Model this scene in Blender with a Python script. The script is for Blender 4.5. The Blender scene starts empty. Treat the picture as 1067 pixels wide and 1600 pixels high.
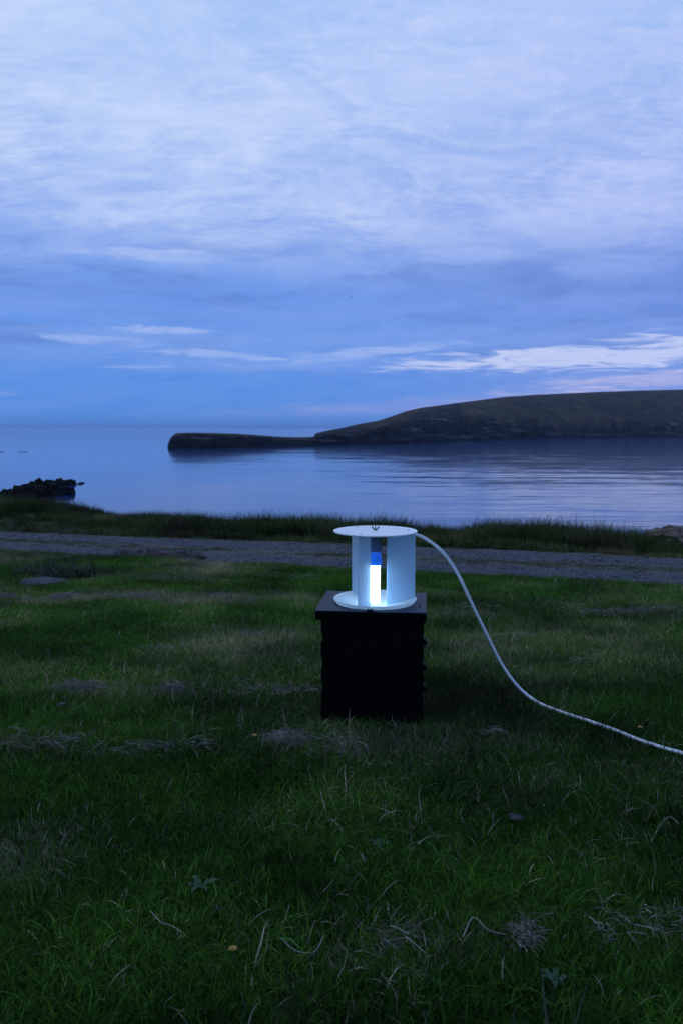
import bpy, bmesh, math, random
import numpy as np
from mathutils import Vector, Matrix, Euler

random.seed(7)
rng = np.random.default_rng(7)
sc = bpy.context.scene
COL = sc.collection
R = math.radians

# ------------------------------------------------------------------ camera
F = 1267.0                       # focal length in photograph pixels (1067 x 1600)
CAM_Z = 0.95
HORIZON = 668.0
PITCH = math.atan((800 - HORIZON) / F)
cam = bpy.data.cameras.new('camera')
camo = bpy.data.objects.new('camera', cam)
COL.objects.link(camo)
camo.location = (0, 0, CAM_Z)
camo.rotation_euler = (math.pi / 2 - PITCH, 0, 0)
cam.sensor_fit = 'VERTICAL'
cam.sensor_height = 36.0
cam.sensor_width = 24.0
cam.lens = 36.0 * F / 1600.0
cam.clip_start = 0.05
cam.clip_end = 200000
cam.dof.use_dof = True
cam.dof.focus_distance = 2.75
cam.dof.aperture_fstop = 9.0
sc.camera = camo
sc.cycles.volume_bounces = 2

sc.view_settings.view_transform = 'Standard'
sc.view_settings.look = 'None'
sc.view_settings.gamma = 1
sc.view_settings.exposure = 0
sc.view_settings.use_curve_mapping = False


def lin(r, g, b):
    def f(c):
        c /= 255.0
        return c / 12.92 if c <= 0.04045 else ((c + 0.055) / 1.055) ** 2.4
    return (f(r), f(g), f(b), 1.0)


# ------------------------------------------------------------------ node helper
class NT:
    def __init__(self, tree):
        self.t = tree
        self.n = tree.nodes
        self.l = tree.links

    def new(self, kind, **kw):
        nd = self.n.new(kind)
        for k, v in kw.items():
            setattr(nd, k, v)
        return nd

    def put(self, sock, v):
        if hasattr(v, 'is_output'):
            self.l.new(v, sock)
        else:
            sock.default_value = v

    def m(self, op, a, b=None, c=None, clamp=False):
        nd = self.new('ShaderNodeMath', operation=op, use_clamp=clamp)
        self.put(nd.inputs[0], a)
        if b is not None: self.put(nd.inputs[1], b)
        if c is not None: self.put(nd.inputs[2], c)
        return nd.outputs[0]

    def v(self, op, a, b=None):
        nd = self.new('ShaderNodeVectorMath', operation=op)
        self.put(nd.inputs[0], a)
        if b is not None: self.put(nd.inputs[1], b)
        return nd.outputs[0]

    def xyz(self, x, y, z):
        nd = self.new('ShaderNodeCombineXYZ')
        self.put(nd.inputs[0], x); self.put(nd.inputs[1], y); self.put(nd.inputs[2], z)
        return nd.outputs[0]

    def sep(self, v):
        nd = self.new('ShaderNodeSeparateXYZ')
        self.put(nd.inputs[0], v)
        return nd.outputs

    def noise(self, vec, scale, detail=4, rough=0.5, dist=0.0, color=False):
        nd = self.new('ShaderNodeTexNoise')
        if vec is not None: self.l.new(vec, nd.inputs['Vector'])
        nd.inputs['Scale'].default_value = scale
        nd.inputs['Detail'].default_value = detail
        nd.inputs['Roughness'].default_value = rough
        nd.inputs['Distortion'].default_value = dist
        return nd.outputs['Color' if color else 'Fac']

    def mix(self, fac, a, b, mode='MIX'):
        nd = self.new('ShaderNodeMix', data_type='RGBA', blend_type=mode)
        self.put(nd.inputs['Factor'], fac)
        self.put(nd.inputs[6], a)
        self.put(nd.inputs[7], b)
        return nd.outputs[2]

    def step(self, x, lo, hi):
        nd = self.new('ShaderNodeMapRange', interpolation_type='SMOOTHSTEP')
        self.put(nd.inputs[0], x)
        nd.inputs[1].default_value = lo
        nd.inputs[2].default_value = hi
        nd.inputs[3].default_value = 0
        nd.inputs[4].default_value = 1
        return nd.outputs[0]

    def ramp(self, x, stops, interp='LINEAR'):
        nd = self.new('ShaderNodeValToRGB')
        self.put(nd.inputs[0], x)
        cr = nd.color_ramp
        cr.interpolation = interp
        while len(cr.elements) < len(stops):
            cr.elements.new(1.0)
        for e, (p, c) in zip(cr.elements, stops):
            e.position = p
            e.color = c
        return nd.outputs[0]


# ------------------------------------------------------------------ dusk sky
def el_of(py):
    return math.atan((800 - py) / F) - PITCH

world = bpy.data.worlds.new('World')
sc.world = world
world.use_nodes = True
world.node_tree.nodes.clear()
W = NT(world.node_tree)
wout = W.new('ShaderNodeOutputWorld')
bg = W.new('ShaderNodeBackground')
bg.inputs[1].default_value = 0.1
W.l.new(bg.outputs[0], wout.inputs[0])
tc = W.new('ShaderNodeTexCoord')
D = tc.outputs['Generated']
dx, dy, dz = W.sep(D)
az = W.m('ARCTAN2', dx, dy)
el = W.m('ARCSINE', dz)
nish = W.new('ShaderNodeTexSky', sky_type='NISHITA')
nish.sun_disc = False
nish.sun_elevation = R(2.0)
nish.sun_rotation = R(14)
nish.altitude = 0
nish.air_density = 1.0
nish.dust_density = 0.5
nish.ozone_density = 4.0

EMAX = 1.6
def st(py, rgb): return (max(0, el_of(py)) / EMAX, lin(*rgb))
base_stops = [(0.0, lin(76, 139, 224)), st(640, (80, 141, 226)), st(600, (79, 140, 228)),
              st(530, (98, 148, 230)), st(470, (100, 148, 231)), st(410, (122, 160, 234)),
              st(330, (140, 172, 238)), st(200, (150, 182, 240)), st(60, (158, 190, 244)),
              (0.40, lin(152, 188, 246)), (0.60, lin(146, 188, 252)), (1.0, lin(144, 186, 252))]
grad = W.ramp(W.m('DIVIDE', W.m('MAXIMUM', el, 0.0), EMAX), base_stops)
# slightly more violet towards the right, where the sun went down behind the hill
vio = W.step(az, -0.15, 0.55)
vio = W.m('MULTIPLY', vio, W.step(el, 0.5, 0.05))
grad = W.mix(W.m('MULTIPLY', vio, 0.55), grad, lin(132, 152, 224))

# upper cloud sheet, seen in perspective on a plane
inv = W.m('DIVIDE', 1.0, W.m('ADD', W.m('MAXIMUM', dz, 0.0), 0.26))
P = W.xyz(W.m('MULTIPLY', dx, inv), W.m('MULTIPLY', dy, inv), 0.0)
Pr = W.new('ShaderNodeMapping'); W.l.new(P, Pr.inputs[0])
Pr.inputs['Rotation'].default_value = (0, 0, R(24)); Pr.inputs['Scale'].default_value = (1.0, 1.7, 1); Pr.inputs['Location'].default_value = (3.1, 1.7, 0)
n_big = W.noise(Pr.outputs[0], 1.5, 4, 0.55, 0.5)
n_mid = W.noise(Pr.outputs[0], 4.2, 10, 0.68, 1.2)
Pq = W.new('ShaderNodeMapping'); W.l.new(P, Pq.inputs[0])
Pq.inputs['Rotation'].default_value = (0, 0, R(-12)); Pq.inputs['Scale'].default_value = (5.0, 24.0, 1)
n_rip = W.noise(Pq.outputs[0], 1.5, 4, 0.55, 1.2)
rip_mask = W.step(W.noise(P, 2.4, 2), 0.38, 0.60)
sheet = W.m('ADD', W.m('MULTIPLY', n_big, 0.55), W.m('MULTIPLY', n_mid, 0.55))
sheet = W.m('ADD', sheet, W.m('MULTIPLY', W.m('MULTIPLY', W.m('SUBTRACT', n_rip, 0.5), rip_mask), 0.34))
sheet = W.step(sheet, 0.36, 0.72)
thick = W.step(el, el_of(470), el_of(300))
sheet = W.m('MULTIPLY', sheet, W.m('ADD', W.m('MULTIPLY', thick, 0.78), 0.10))
pale = W.mix(W.step(az, -0.3, 0.5), lin(202, 219, 252), lin(188, 202, 248))
pale = W.mix(W.step(el, 0.40, 0.85), pale, lin(168, 198, 252))
sky = W.mix(sheet, grad, pale)
# the brighter opening at the upper left
op = W.m('MULTIPLY', W.step(az, 0.1, -0.4), W.step(el, 0.25, 0.6))
sky = W.mix(W.m('MULTIPLY', op, 0.45), sky, lin(210, 226, 252))
# small mottles
mot = W.noise(P, 20.0, 7, 0.7, 0.6)
sky = W.mix(W.m('MULTIPLY', W.m('MULTIPLY', W.step(mot, 0.48, 0.72), thick), 0.28), sky, lin(214, 224, 252))

# the duller bank of cloud under the sheet
Pb = W.xyz(W.m('MULTIPLY', az, 4.0), W.m('MULTIPLY', el, 22.0), 7.7)
bn = W.noise(Pb, 1.0, 8, 0.62, 0.8)
bank = W.m('MULTIPLY', W.m('MULTIPLY', W.step(el, el_of(600), el_of(530)), W.step(el, el_of(360), el_of(450))), W.step(bn, 0.40, 0.66))
sky = W.mix(W.m('MULTIPLY', bank, 0.85), sky, lin(94, 132, 208))
bn2 = W.noise(W.xyz(W.m('MULTIPLY', az, 6.0), W.m('MULTIPLY', el, 40.0), 2.2), 1.0, 9, 0.65, 1.0)
sky = W.mix(W.m('MULTIPLY', W.m('MULTIPLY', W.step(bn2, 0.5, 0.72), W.m('MULTIPLY', W.step(el, 0.26, 0.12), W.step(el, 0.035, 0.075))), 0.35), sky, lin(136, 164, 232))

# low streaks of bright cloud
def streak(cur, px, py, hw, hh, tilt, strength, rgb, nz, edge=1.0):
    a0 = math.atan((px - 533) / F)
    e0 = el_of(py)
    da = W.m('SUBTRACT', az, a0)
    de = W.m('SUBTRACT', W.m('SUBTRACT', el, e0), W.m('MULTIPLY', da, tilt))
    q = W.m('ADD', W.m('POWER', W.m('ABSOLUTE', W.m('DIVIDE', da, hw / F)), 2.0),
            W.m('POWER', W.m('ABSOLUTE', W.m('DIVIDE', de, hh / F)), 2.0))
    g = W.m('SUBTRACT', 1.0, q)
    g = W.m('ADD', g, W.m('MULTIPLY', W.m('SUBTRACT', nz, 0.5), 6.5))
    g = W.step(g, -0.3 * edge, 1.2 * edge)
    # keep the noise from leaking far outside the streak
    g = W.m('MULTIPLY', g, W.step(q, 3.2, 1.0))
    return W.mix(W.m('MULTIPLY', g, strength), cur, lin(*rgb))

SV = W.xyz(W.m('MULTIPLY', az, 11.0), W.m('MULTIPLY', el, 90.0), 0.3)
sn = W.noise(SV, 1.0, 10, 0.72, 1.1)
SV2 = W.xyz(W.m('MULTIPLY', az, 3.0), W.m('MULTIPLY', el, 60.0), 4.3)
sn2 = W.noise(SV2, 1.0, 4, 0.5, 0.3)
lowband = W.m('MULTIPLY', W.step(sn2, 0.45, 0.72), W.m('MULTIPLY', W.step(el, 0.04, 0.08), W.step(el, 0.2, 0.11)))
sky = W.mix(W.m('MULTIPLY', lowband, 0.45), sky, lin(128, 162, 234))
for s in [(620, 639, 330, 10, 0.02, 0.70, (148, 160, 224), 2.0),
          (760, 628, 420, 13, 0.05, 0.62, (158, 164, 226), 2.0),
          (1150, 592, 330, 15, 0.05, 0.95, (196, 194, 236), 1.6),
          (248, 519, 80, 6, -0.03, 0.68, (176, 196, 244), 1.0),
          (160, 537, 85, 7, -0.03, 0.62, (168, 190, 243), 1.0),
          (345, 555, 120, 7, -0.06, 0.70, (168, 192, 243), 1.0),
          (235, 576, 70, 3.5, 0.02, 0.65, (148, 178, 240), 1.0),
          (560, 551, 165, 9, 0.09, 0.85, (164, 188, 243), 1.2),
          (640, 560, 330, 18, 0.03, 0.30, (140, 172, 238), 2.0),
          (775, 565, 165, 17, 0.04, 1.0, (196, 208, 247), 0.9),
          (1060, 554, 260, 25, 0.05, 1.0, (192, 204, 246), 0.9),
          (330, 545, 290, 30, -0.03, 0.42, (140, 172, 238), 2.2),
          (90, 470, 300, 30, 0.0, 0.35, (132, 156, 228), 2.5),
          (900, 460, 420, 45, 0.0, 0.35, (126, 150, 226), 2.5),
          (230, 404, 120, 10, -0.02, 0.55, (184, 202, 246), 1.2),
          (5, 620, 25, 5, 0.0, 0.45, (140, 165, 232), 1.2)]:
    sky = streak(sky, *s[:7], sn, s[7])
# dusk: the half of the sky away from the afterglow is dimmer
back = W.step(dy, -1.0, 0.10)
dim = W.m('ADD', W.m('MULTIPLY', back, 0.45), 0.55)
# haze just over the horizon and below it
sky = W.mix(W.step(el, 0.028, -0.004), sky, lin(78, 140, 222))
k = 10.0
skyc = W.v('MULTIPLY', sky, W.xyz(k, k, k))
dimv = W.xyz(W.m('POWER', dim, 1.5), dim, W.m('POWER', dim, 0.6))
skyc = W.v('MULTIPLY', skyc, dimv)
# a share of the physical twilight sky
nv = W.v('MULTIPLY', nish.outputs[0], W.xyz(0.02, 0.03, 0.05))
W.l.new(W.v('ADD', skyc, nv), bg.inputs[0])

sun = bpy.data.lights.new('sun', 'SUN')
sun.energy = 0.04
sun.angle = R(120)
sun.color = (1.0, 0.88, 0.82)
suno = bpy.data.objects.new('sun', sun)
COL.objects.link(suno)
sd = Vector((math.sin(R(14)) * math.cos(R(8)), math.cos(R(14)) * math.cos(R(8)), math.sin(R(8))))
suno.rotation_euler = (-sd).to_track_quat('-Z', 'Y').to_euler()


# ------------------------------------------------------------------ numpy noise
def _hash(ix, iy, seed):
    h = (ix.astype(np.int64) * 374761393 + iy.astype(np.int64) * 668265263 + seed * 982451653) & 0x7fffffff
    h = (h ^ (h >> 13)) * 1274126177 & 0x7fffffff
    h = (h ^ (h >> 16)) & 0xffff
    return h / 65535.0

def vnoise(x, y, seed=0):
    x = np.asarray(x, float); y = np.asarray(y, float)
    ix = np.floor(x); iy = np.floor(y)
    fx = x - ix; fy = y - iy
    fx = fx * fx * (3 - 2 * fx); fy = fy * fy * (3 - 2 * fy)
    a = _hash(ix, iy, seed); b = _hash(ix + 1, iy, seed)
    c = _hash(ix, iy + 1, seed); d = _hash(ix + 1, iy + 1, seed)
    return (a + (b - a) * fx) * (1 - fy) + (c + (d - c) * fx) * fy

def fbm(x, y, oct=4, seed=0):
    s = 0; a = 1; t = 0
    x = np.asarray(x, float); y = np.asarray(y, float)
    for i in range(oct):
        s = s + a * vnoise(x * 2 ** i, y * 2 ** i, seed + i * 17)
        t += a; a *= 0.5
    return s / t

def sstep(x, a, b):
    t = np.clip((np.asarray(x, float) - a) / (b - a), 0, 1)
    return t * t * (3 - 2 * t)


# ------------------------------------------------------------------ the lie of the land
SEA_Z = -10.0
RD = np.array([0.894, -0.447])       # road direction
RN = np.array([0.447, 0.894])        # normal, towards the sea
RC = np.array([-4.6, 11.0])          # a point of its centre line
HALF = 1.42

def qs(x, y):
    return (x - RC[0]) * RN[0] + (y - RC[1]) * RN[1]
def ts(x, y):
    return (x - RC[0]) * RD[0] + (y - RC[1]) * RD[1]

def base_h(x, y):
    # lawn is level round the box, then falls gently to the track
    yy = np.asarray(y, float)
    d = np.maximum(yy - 2.0, 0)
    z = -0.07 * (np.sqrt(d * d + 1.0) - 1.0)
    return z

def ray_z(px, py, dist):            # height seen at a horizontal forward distance
    a = math.atan((py - 800) / F) + PITCH
    return CAM_Z - dist * math.tan(a)

QC = 3.1
crest_px = [(-300, 786), (0, 789), (60, 789), (100, 798), (150, 803), (200, 804), (250, 809), (300, 820), (330, 826), (360, 819), (400, 816),
            (450, 820), (500, 822), (560, 824), (620, 826), (700, 828), (760, 827), (830, 830), (870, 836), (930, 843), (980, 849), (1040, 856), (1300, 880)]
_ct = []
for px, py in crest_px:
    k_ = (px - 533) / F / math.cos(PITCH)
    # x = k*y ; q(x,y)=QC
    yy = (QC + RC[0] * RN[0] + RC[1] * RN[1]) / (RN[1] + k_ * RN[0])
    xx = k_ * yy
    zt = ray_z(px, py, yy)
    _ct.append((float(ts(xx, yy)), zt - 0.16 - float(base_h(xx, yy))))
_ct.sort()
CT = np.array(_ct)

def height(x, y, rough=True):
    x = np.asarray(x, float); y = np.asarray(y, float)
    q = qs(x, y); t = ts(x, y)
    z = base_h(x, y)
    crest = np.interp(t, CT[:, 0], CT[:, 1])
    bump = np.exp(-((q - QC) / 0.95) ** 2)
    bump = np.where(q > QC, 1.0, bump)
    z = z + crest * bump
    # the bank falls to the shore behind the crest
    drop = np.maximum(q - 4.2, 0)
    z = z - 0.62 * (np.sqrt(drop * drop + 1.2) - 1.095)
    z = np.maximum(z, SEA_Z - 4)
    if rough:
        onroad = sstep(np.abs(q), HALF + 0.35, HALF - 0.1)
        lump = (fbm(x * 1.4, y * 1.4, 3, 5) - 0.5) * 0.10 * sstep(y, 3.2, 6.0) + (fbm(x * 4, y * 4, 3, 9) - 0.5) * 0.025
        near_box = np.exp(-(((x - 0.11) / 0.35) ** 2 + ((y - 2.7) / 0.35) ** 2))
        z = z + lump * (1 - onroad) * (1 - near_box)
        z = z - onroad * 0.03
        ruts = np.exp(-((np.abs(q) - 0.75) / 0.3) ** 2)
        z = z - ruts * 0.035
        # a shallow ditch on the left of the lawn
        z = z - 0.10 * np.exp(-(((x + 3.0) / 1.0) ** 2 + ((y - 7.6) / 0.35) ** 2))
    return z

def ray(px, py):
    a = math.atan((py - 800) / F)
    dcam = np.array([(px - 533) / F, 1.0, -(py - 800) / F])
    c, s = math.cos(PITCH), math.sin(PITCH)
    return np.array([dcam[0], dcam[1] * c + dcam[2] * s, dcam[2] * c - dcam[1] * s])

def G(px, py, rough=True):
    """the ground point under a photograph pixel"""
    d = ray(px, py)
    lo = None
    t = np.linspace(0.8, 30, 3000)
    zz = CAM_Z + d[2] * t - height(d[0] * t, d[1] * t, rough)
    i = int(np.argmax(zz < 0))
    return (float(d[0] * t[i]), float(d[1] * t[i]), float(height(d[0] * t[i], d[1] * t[i], rough)))


# ------------------------------------------------------------------ object helpers
def tag(o, label=None, cat=None, group=None, kind=None):
    if label: o['label'] = label
    if cat: o['category'] = cat
    if group: o['group'] = group
    if kind: o['kind'] = kind
    return o

def link(name, me, mat=None, parent=None, loc=None, smooth=False):
    o = bpy.data.objects.new(name, me)
    COL.objects.link(o)
    if mat and not me.materials: me.materials.append(mat)
    if parent: o.parent = parent
    if loc is not None: o.location = loc
    if smooth:
        me.polygons.foreach_set('use_smooth', [True] * len(me.polygons))
    return o

def bm_obj(name, bm, mat, parent=None, loc=None, smooth=False):
    me = bpy.data.meshes.new(name)
    bm.normal_update()
    bm.to_mesh(me); bm.free()
    return link(name, me, mat, parent, loc, smooth)

def np_mesh(name, verts, faces, smooth=False):
    """faces: (n,k) int array"""
    me = bpy.data.meshes.new(name)
    verts = np.asarray(verts, np.float32); faces = np.asarray(faces, np.int32)
    k_ = faces.shape[1]
    me.vertices.add(len(verts)); me.vertices.foreach_set('co', verts.ravel())
    me.loops.add(faces.size); me.loops.foreach_set('vertex_index', faces.ravel())
    me.polygons.add(len(faces))
    me.polygons.foreach_set('loop_start', np.arange(0, faces.size, k_, dtype=np.int32))
    me.polygons.foreach_set('loop_total', np.full(len(faces), k_, dtype=np.int32))
    if smooth: me.polygons.foreach_set('use_smooth', np.ones(len(faces), bool))
    me.update(calc_edges=True)
    me.validate()
    return me

def grid_faces(nu, nv):
    i = np.arange(nu - 1)[:, None] * nv + np.arange(nv - 1)[None, :]
    i = i.ravel()
    return np.stack([i, i + nv, i + nv + 1, i + 1], 1)

def empty(name, loc, rz=0):
    o = bpy.data.objects.new(name, None)
    COL.objects.link(o)
    o.location = loc; o.rotation_euler = (0, 0, rz)
    o.empty_display_size = 0.1
    return o

def box(bm, x0, x1, y0, y1, z0, z1, bev=0.0):
    r = bmesh.ops.create_cube(bm, size=1)
    for v in r['verts']:
        v.co = Vector(((x0 + x1) / 2 + v.co.x * (x1 - x0), (y0 + y1) / 2 + v.co.y * (y1 - y0), (z0 + z1) / 2 + v.co.z * (z1 - z0)))
    if bev:
        es = list({e for v in r['verts'] for e in v.link_edges})
        bmesh.ops.bevel(bm, geom=es, offset=bev, segments=2, affect='EDGES', profile=0.6)
    return r

def lathe(bm, prof, segs=48, cx=0, cy=0, close=False, ang0=0.0, ang1=2 * math.pi):
    full = abs(ang1 - ang0 - 2 * math.pi) < 1e-6
    n = segs if full else segs + 1
    rings = []
    for (r, z) in prof:
        ring = []
        for i in range(n):
            a = ang0 + (ang1 - ang0) * i / segs
            ring.append(bm.verts.new((cx + r * math.cos(a), cy + r * math.sin(a), z)))
        rings.append(ring)
    pairs = list(zip(rings[:-1], rings[1:]))
    if close: pairs.append((rings[-1], rings[0]))
    for A, B in pairs:
        for i in range(segs):
            j = (i + 1) % n
            bm.faces.new((A[i], A[j], B[j], B[i]))
    return rings

def cap(bm, ring, flip=False):
    bm.faces.new(list(reversed(ring)) if flip else ring)

def tube_mesh(pts, rad, segs=12, close_ends=True):
    P_ = [Vector(p) for p in pts]
    V = []; Fc = []
    up = Vector((0, 0, 1))
    prev = None
    for i, p in enumerate(P_):
        t = (P_[min(i + 1, len(P_) - 1)] - P_[max(i - 1, 0)]).normalized()
        if prev is None:
            n = t.cross(up)
            if n.length < 1e-3: n = t.cross(Vector((1, 0, 0)))
            n.normalize()
        else:
            n = (prev - t * prev.dot(t)).normalized()
        prev = n
        b = t.cross(n)
        r = rad[i] if hasattr(rad, '__len__') else rad
        for k_ in range(segs):
            a = 2 * math.pi * k_ / segs
            V.append(p + (n * math.cos(a) + b * math.sin(a)) * r)
    for i in range(len(P_) - 1):
        for k_ in range(segs):
            j = (k_ + 1) % segs
            Fc.append((i * segs + k_, i * segs + j, (i + 1) * segs + j, (i + 1) * segs + k_))
    if close_ends:
        Fc.append(tuple(reversed(range(segs))))
        Fc.append(tuple(range((len(P_) - 1) * segs, len(P_) * segs)))
    return V, Fc

def spline(pts, n=8):
    out = []
    P_ = [Vector(p) for p in pts]
    for i in range(len(P_) - 1):
        p0 = P_[max(i - 1, 0)]; p1 = P_[i]; p2 = P_[i + 1]; p3 = P_[min(i + 2, len(P_) - 1)]
        for k_ in range(n):
            t = k_ / n
            out.append(0.5 * ((2 * p1) + (p2 - p0) * t + (2 * p0 - 5 * p1 + 4 * p2 - p3) * t * t + (3 * p1 - p0 - 3 * p2 + p3) * t ** 3))
    out.append(P_[-1])
    return out


# ------------------------------------------------------------------ materials
def mat(name):
    m_ = bpy.data.materials.new(name)
    m_.use_nodes = True
    m_.node_tree.nodes.clear()
    t = NT(m_.node_tree)
    out = t.new('ShaderNodeOutputMaterial')
    b = t.new('ShaderNodeBsdfPrincipled')
    t.l.new(b.outputs[0], out.inputs[0])
    return m_, t, b, out

def pos(t):
    return t.new('ShaderNodeNewGeometry').outputs['Position']

def objco(t):
    return t.new('ShaderNodeTexCoord').outputs['Object']

def bump(t, b, h, strength, dist):
    nd = t.new('ShaderNodeBump')
    nd.inputs['Strength'].default_value = strength
    nd.inputs['Distance'].default_value = dist
    t.l.new(h, nd.inputs['Height'])
    t.l.new(nd.outputs[0], b.inputs['Normal'])
    return nd

# soil / short sward under the blades
M_ground, t, b, _ = mat('turf_soil')
p = pos(t)
att = t.new('ShaderNodeAttribute', attribute_name='dry')
n1 = t.noise(p, 9, 6, 0.6); n2 = t.noise(p, 60, 4, 0.6)
c = t.mix(t.step(n1, 0.35, 0.65), (0.008, 0.018, 0.004, 1), (0.016, 0.032, 0.006, 1))
c = t.mix(att.outputs['Fac'], c, (0.085, 0.068, 0.050, 1))
c = t.mix(t.step(n2, 0.45, 0.7), c, t.mix(0.5, c, (0.06, 0.05, 0.03, 1)))
t.l.new(c, b.inputs['Base Color']); b.inputs['Roughness'].default_value = 0.95
b.inputs['Specular IOR Level'].default_value = 0.1
bump(t, b, n2, 0.6, 0.02)

# gravel track
M_road, t, b, _ = mat('gravel_track')
p = pos(t)
att = t.new('ShaderNodeAttribute', attribute_name='strip')
vo = t.new('ShaderNodeTexVoronoi'); t.l.new(p, vo.inputs['Vector']); vo.inputs['Scale'].default_value = 55
cr = t.sep(vo.outputs['Color'])[0]
c = t.ramp(cr, [(0.0, (0.010, 0.014, 0.024, 1)), (0.6, (0.030, 0.036, 0.055, 1)), (0.9, (0.048, 0.056, 0.080, 1)), (1.0, (0.12, 0.13, 0.15, 1))])
n1 = t.noise(p, 2.2, 6, 0.65)
c = t.mix(t.m('MULTIPLY', t.step(n1, 0.5, 0.72), 0.45), c, (0.075, 0.06, 0.045, 1))
n3 = t.noise(p, 14, 5, 0.7)
sm = t.m('MULTIPLY', att.outputs['Fac'], t.step(n3, 0.35, 0.55))
c = t.mix(sm, c, t.mix(n1, (0.085, 0.055, 0.022, 1), (0.05, 0.048, 0.018, 1)))
t.l.new(c, b.inputs['Base Color']); b.inputs['Roughness'].default_value = 0.85
bump(t, b, t.m('SUBTRACT', 1.0, vo.outputs['Distance']), 0.8, 0.015)

def blade_mat(name, green, green2, dryc, dryc2):
    m_, t, b, out = mat(name)
    ia = t.new('ShaderNodeAttribute', attribute_name='dry', attribute_type='INSTANCER')
    ib = t.new('ShaderNodeAttribute', attribute_name='tone', attribute_type='INSTANCER')
    va = t.new('ShaderNodeAttribute', attribute_name='rnd')
    vb = t.new('ShaderNodeAttribute', attribute_name='tip')
    mid = tuple((a + b_) / 2 for a, b_ in zip(green, green2))
    g = t.ramp(t.m('FRACT', t.m('MULTIPLY', va.outputs['Fac'], 3.77)), [(0.0, tuple(v * 0.45 for v in green[:3]) + (1,)), (0.35, green), (0.7, mid), (0.9, green2),
               (1.0, (green2[0] * 1.25, green2[1] * 1.35, green2[2] * 5.0, 1))])  # pale bluish last stop paints a specular highlight into some blades
    d = t.mix(va.outputs['Fac'], dryc, dryc2)
    # each blade is either withered or green, more withered where the sward is dry
    sel = t.m('GREATER_THAN', ia.outputs['Fac'], t.m('FRACT', t.m('MULTIPLY', va.outputs['Fac'], 7.31)))
    cc = t.mix(sel, g, d)
    cc = t.mix(t.m('MULTIPLY', vb.outputs['Fac'], 0.10), cc, t.mix(0.5, cc, d))
    cc = t.mix(t.m('MULTIPLY', t.step(ib.outputs['Fac'], 0.45, 1.0), 0.55), cc, t.v('MULTIPLY', cc, t.xyz(1.55, 1.15, 0.9)))
    tone = t.m('ADD', 0.17, t.m('MULTIPLY', ib.outputs['Fac'], 1.12))
    cc = t.v('MULTIPLY', cc, t.xyz(tone, tone, tone))
    t.l.new(cc, b.inputs['Base Color'])
    b.inputs['Roughness'].default_value = 0.62
    b.inputs['Specular IOR Level'].default_value = 0.05
    tr = t.new('ShaderNodeBsdfTranslucent')
    t.l.new(t.v('MULTIPLY', cc, t.xyz(1.0, 1.15, 0.7)), tr.inputs[0])
    mx = t.new('ShaderNodeMixShader'); mx.inputs[0].default_value = 0.3
    t.l.new(b.outputs[0], mx.inputs[1]); t.l.new(tr.outputs[0], mx.inputs[2])
    t.l.new(mx.outputs[0], out.inputs[0])
    return m_

M_blade = blade_mat('grass_blade', (0.020, 0.088, 0.007, 1), (0.078, 0.205, 0.013, 1), (0.14, 0.125, 0.085, 1), (0.42, 0.38, 0.30, 1))
M_tall = blade_mat('verge_grass_blade', (0.018, 0.060, 0.007, 1), (0.060, 0.125, 0.016, 1), (0.10, 0.085, 0.055, 1), (0.17, 0.14, 0.09, 1))

M_straw, t, b, out = mat('dead_grass')
va = t.new('ShaderNodeAttribute', attribute_name='rnd')
t.l.new(t.ramp(va.outputs['Fac'], [(0, (0.16, 0.13, 0.105, 1)), (0.5, (0.33, 0.285, 0.24, 1)), (1, (0.58, 0.52, 0.45, 1))]), b.inputs['Base Color'])
b.inputs['Roughness'].default_value = 0.8

M_rush, t, b, out = mat('rush_blade')
va = t.new('ShaderNodeAttribute', attribute_name='rnd')
t.l.new(t.mix(va.outputs['Fac'], (0.005, 0.013, 0.004, 1), (0.015, 0.024, 0.008, 1)), b.inputs['Base Color'])
b.inputs['Roughness'].default_value = 0.7

# stones
def rock_mat(name, c0, c1, c2, scale, strata=0.0, rough=0.85, spec=0.2):
    m_, t, b, _ = mat(name)
    p = objco(t)
    if strata:
        mp = t.new('ShaderNodeMapping'); t.l.new(p, mp.inputs[0]); mp.inputs['Scale'].default_value = (1, 1, strata)
        mp.inputs['Rotation'].default_value = (R(12), R(9), 0)
        p = mp.outputs[0]
    n1 = t.noise(p, scale, 7, 0.65, 0.5); n2 = t.noise(p, scale * 6, 5, 0.6)
    c = t.ramp(n1, [(0.30, c0), (0.5, c1), (0.72, c2)])
    c = t.mix(t.m('MULTIPLY', t.step(n2, 0.5, 0.75), 0.5), c, c0)
    t.l.new(c, b.inputs['Base Color']); b.inputs['Roughness'].default_value = rough
    b.inputs['Specular IOR Level'].default_value = spec
    bump(t, b, n2, 0.5, 0.4 / scale)
    return m_

M_skerry = rock_mat('wet_shore_rock', (0.002, 0.002, 0.002, 1), (0.004, 0.004, 0.004, 1), (0.014, 0.013, 0.011, 1), 0.8, 2.5, 0.85, 0.05)
M_boulder = rock_mat('lichened_boulder', (0.07, 0.048, 0.035, 1), (0.17, 0.125, 0.10, 1), (0.30, 0.24, 0.20, 1), 2.0, 3.0)
M_stone = rock_mat('grey_stone', (0.030, 0.032, 0.040, 1), (0.065, 0.066, 0.078, 1), (0.13, 0.13, 0.145, 1), 6.0)
M_clod = rock_mat('peaty_soil', (0.012, 0.010, 0.008, 1), (0.030, 0.022, 0.017, 1), (0.055, 0.040, 0.032, 1), 3.0)

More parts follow.
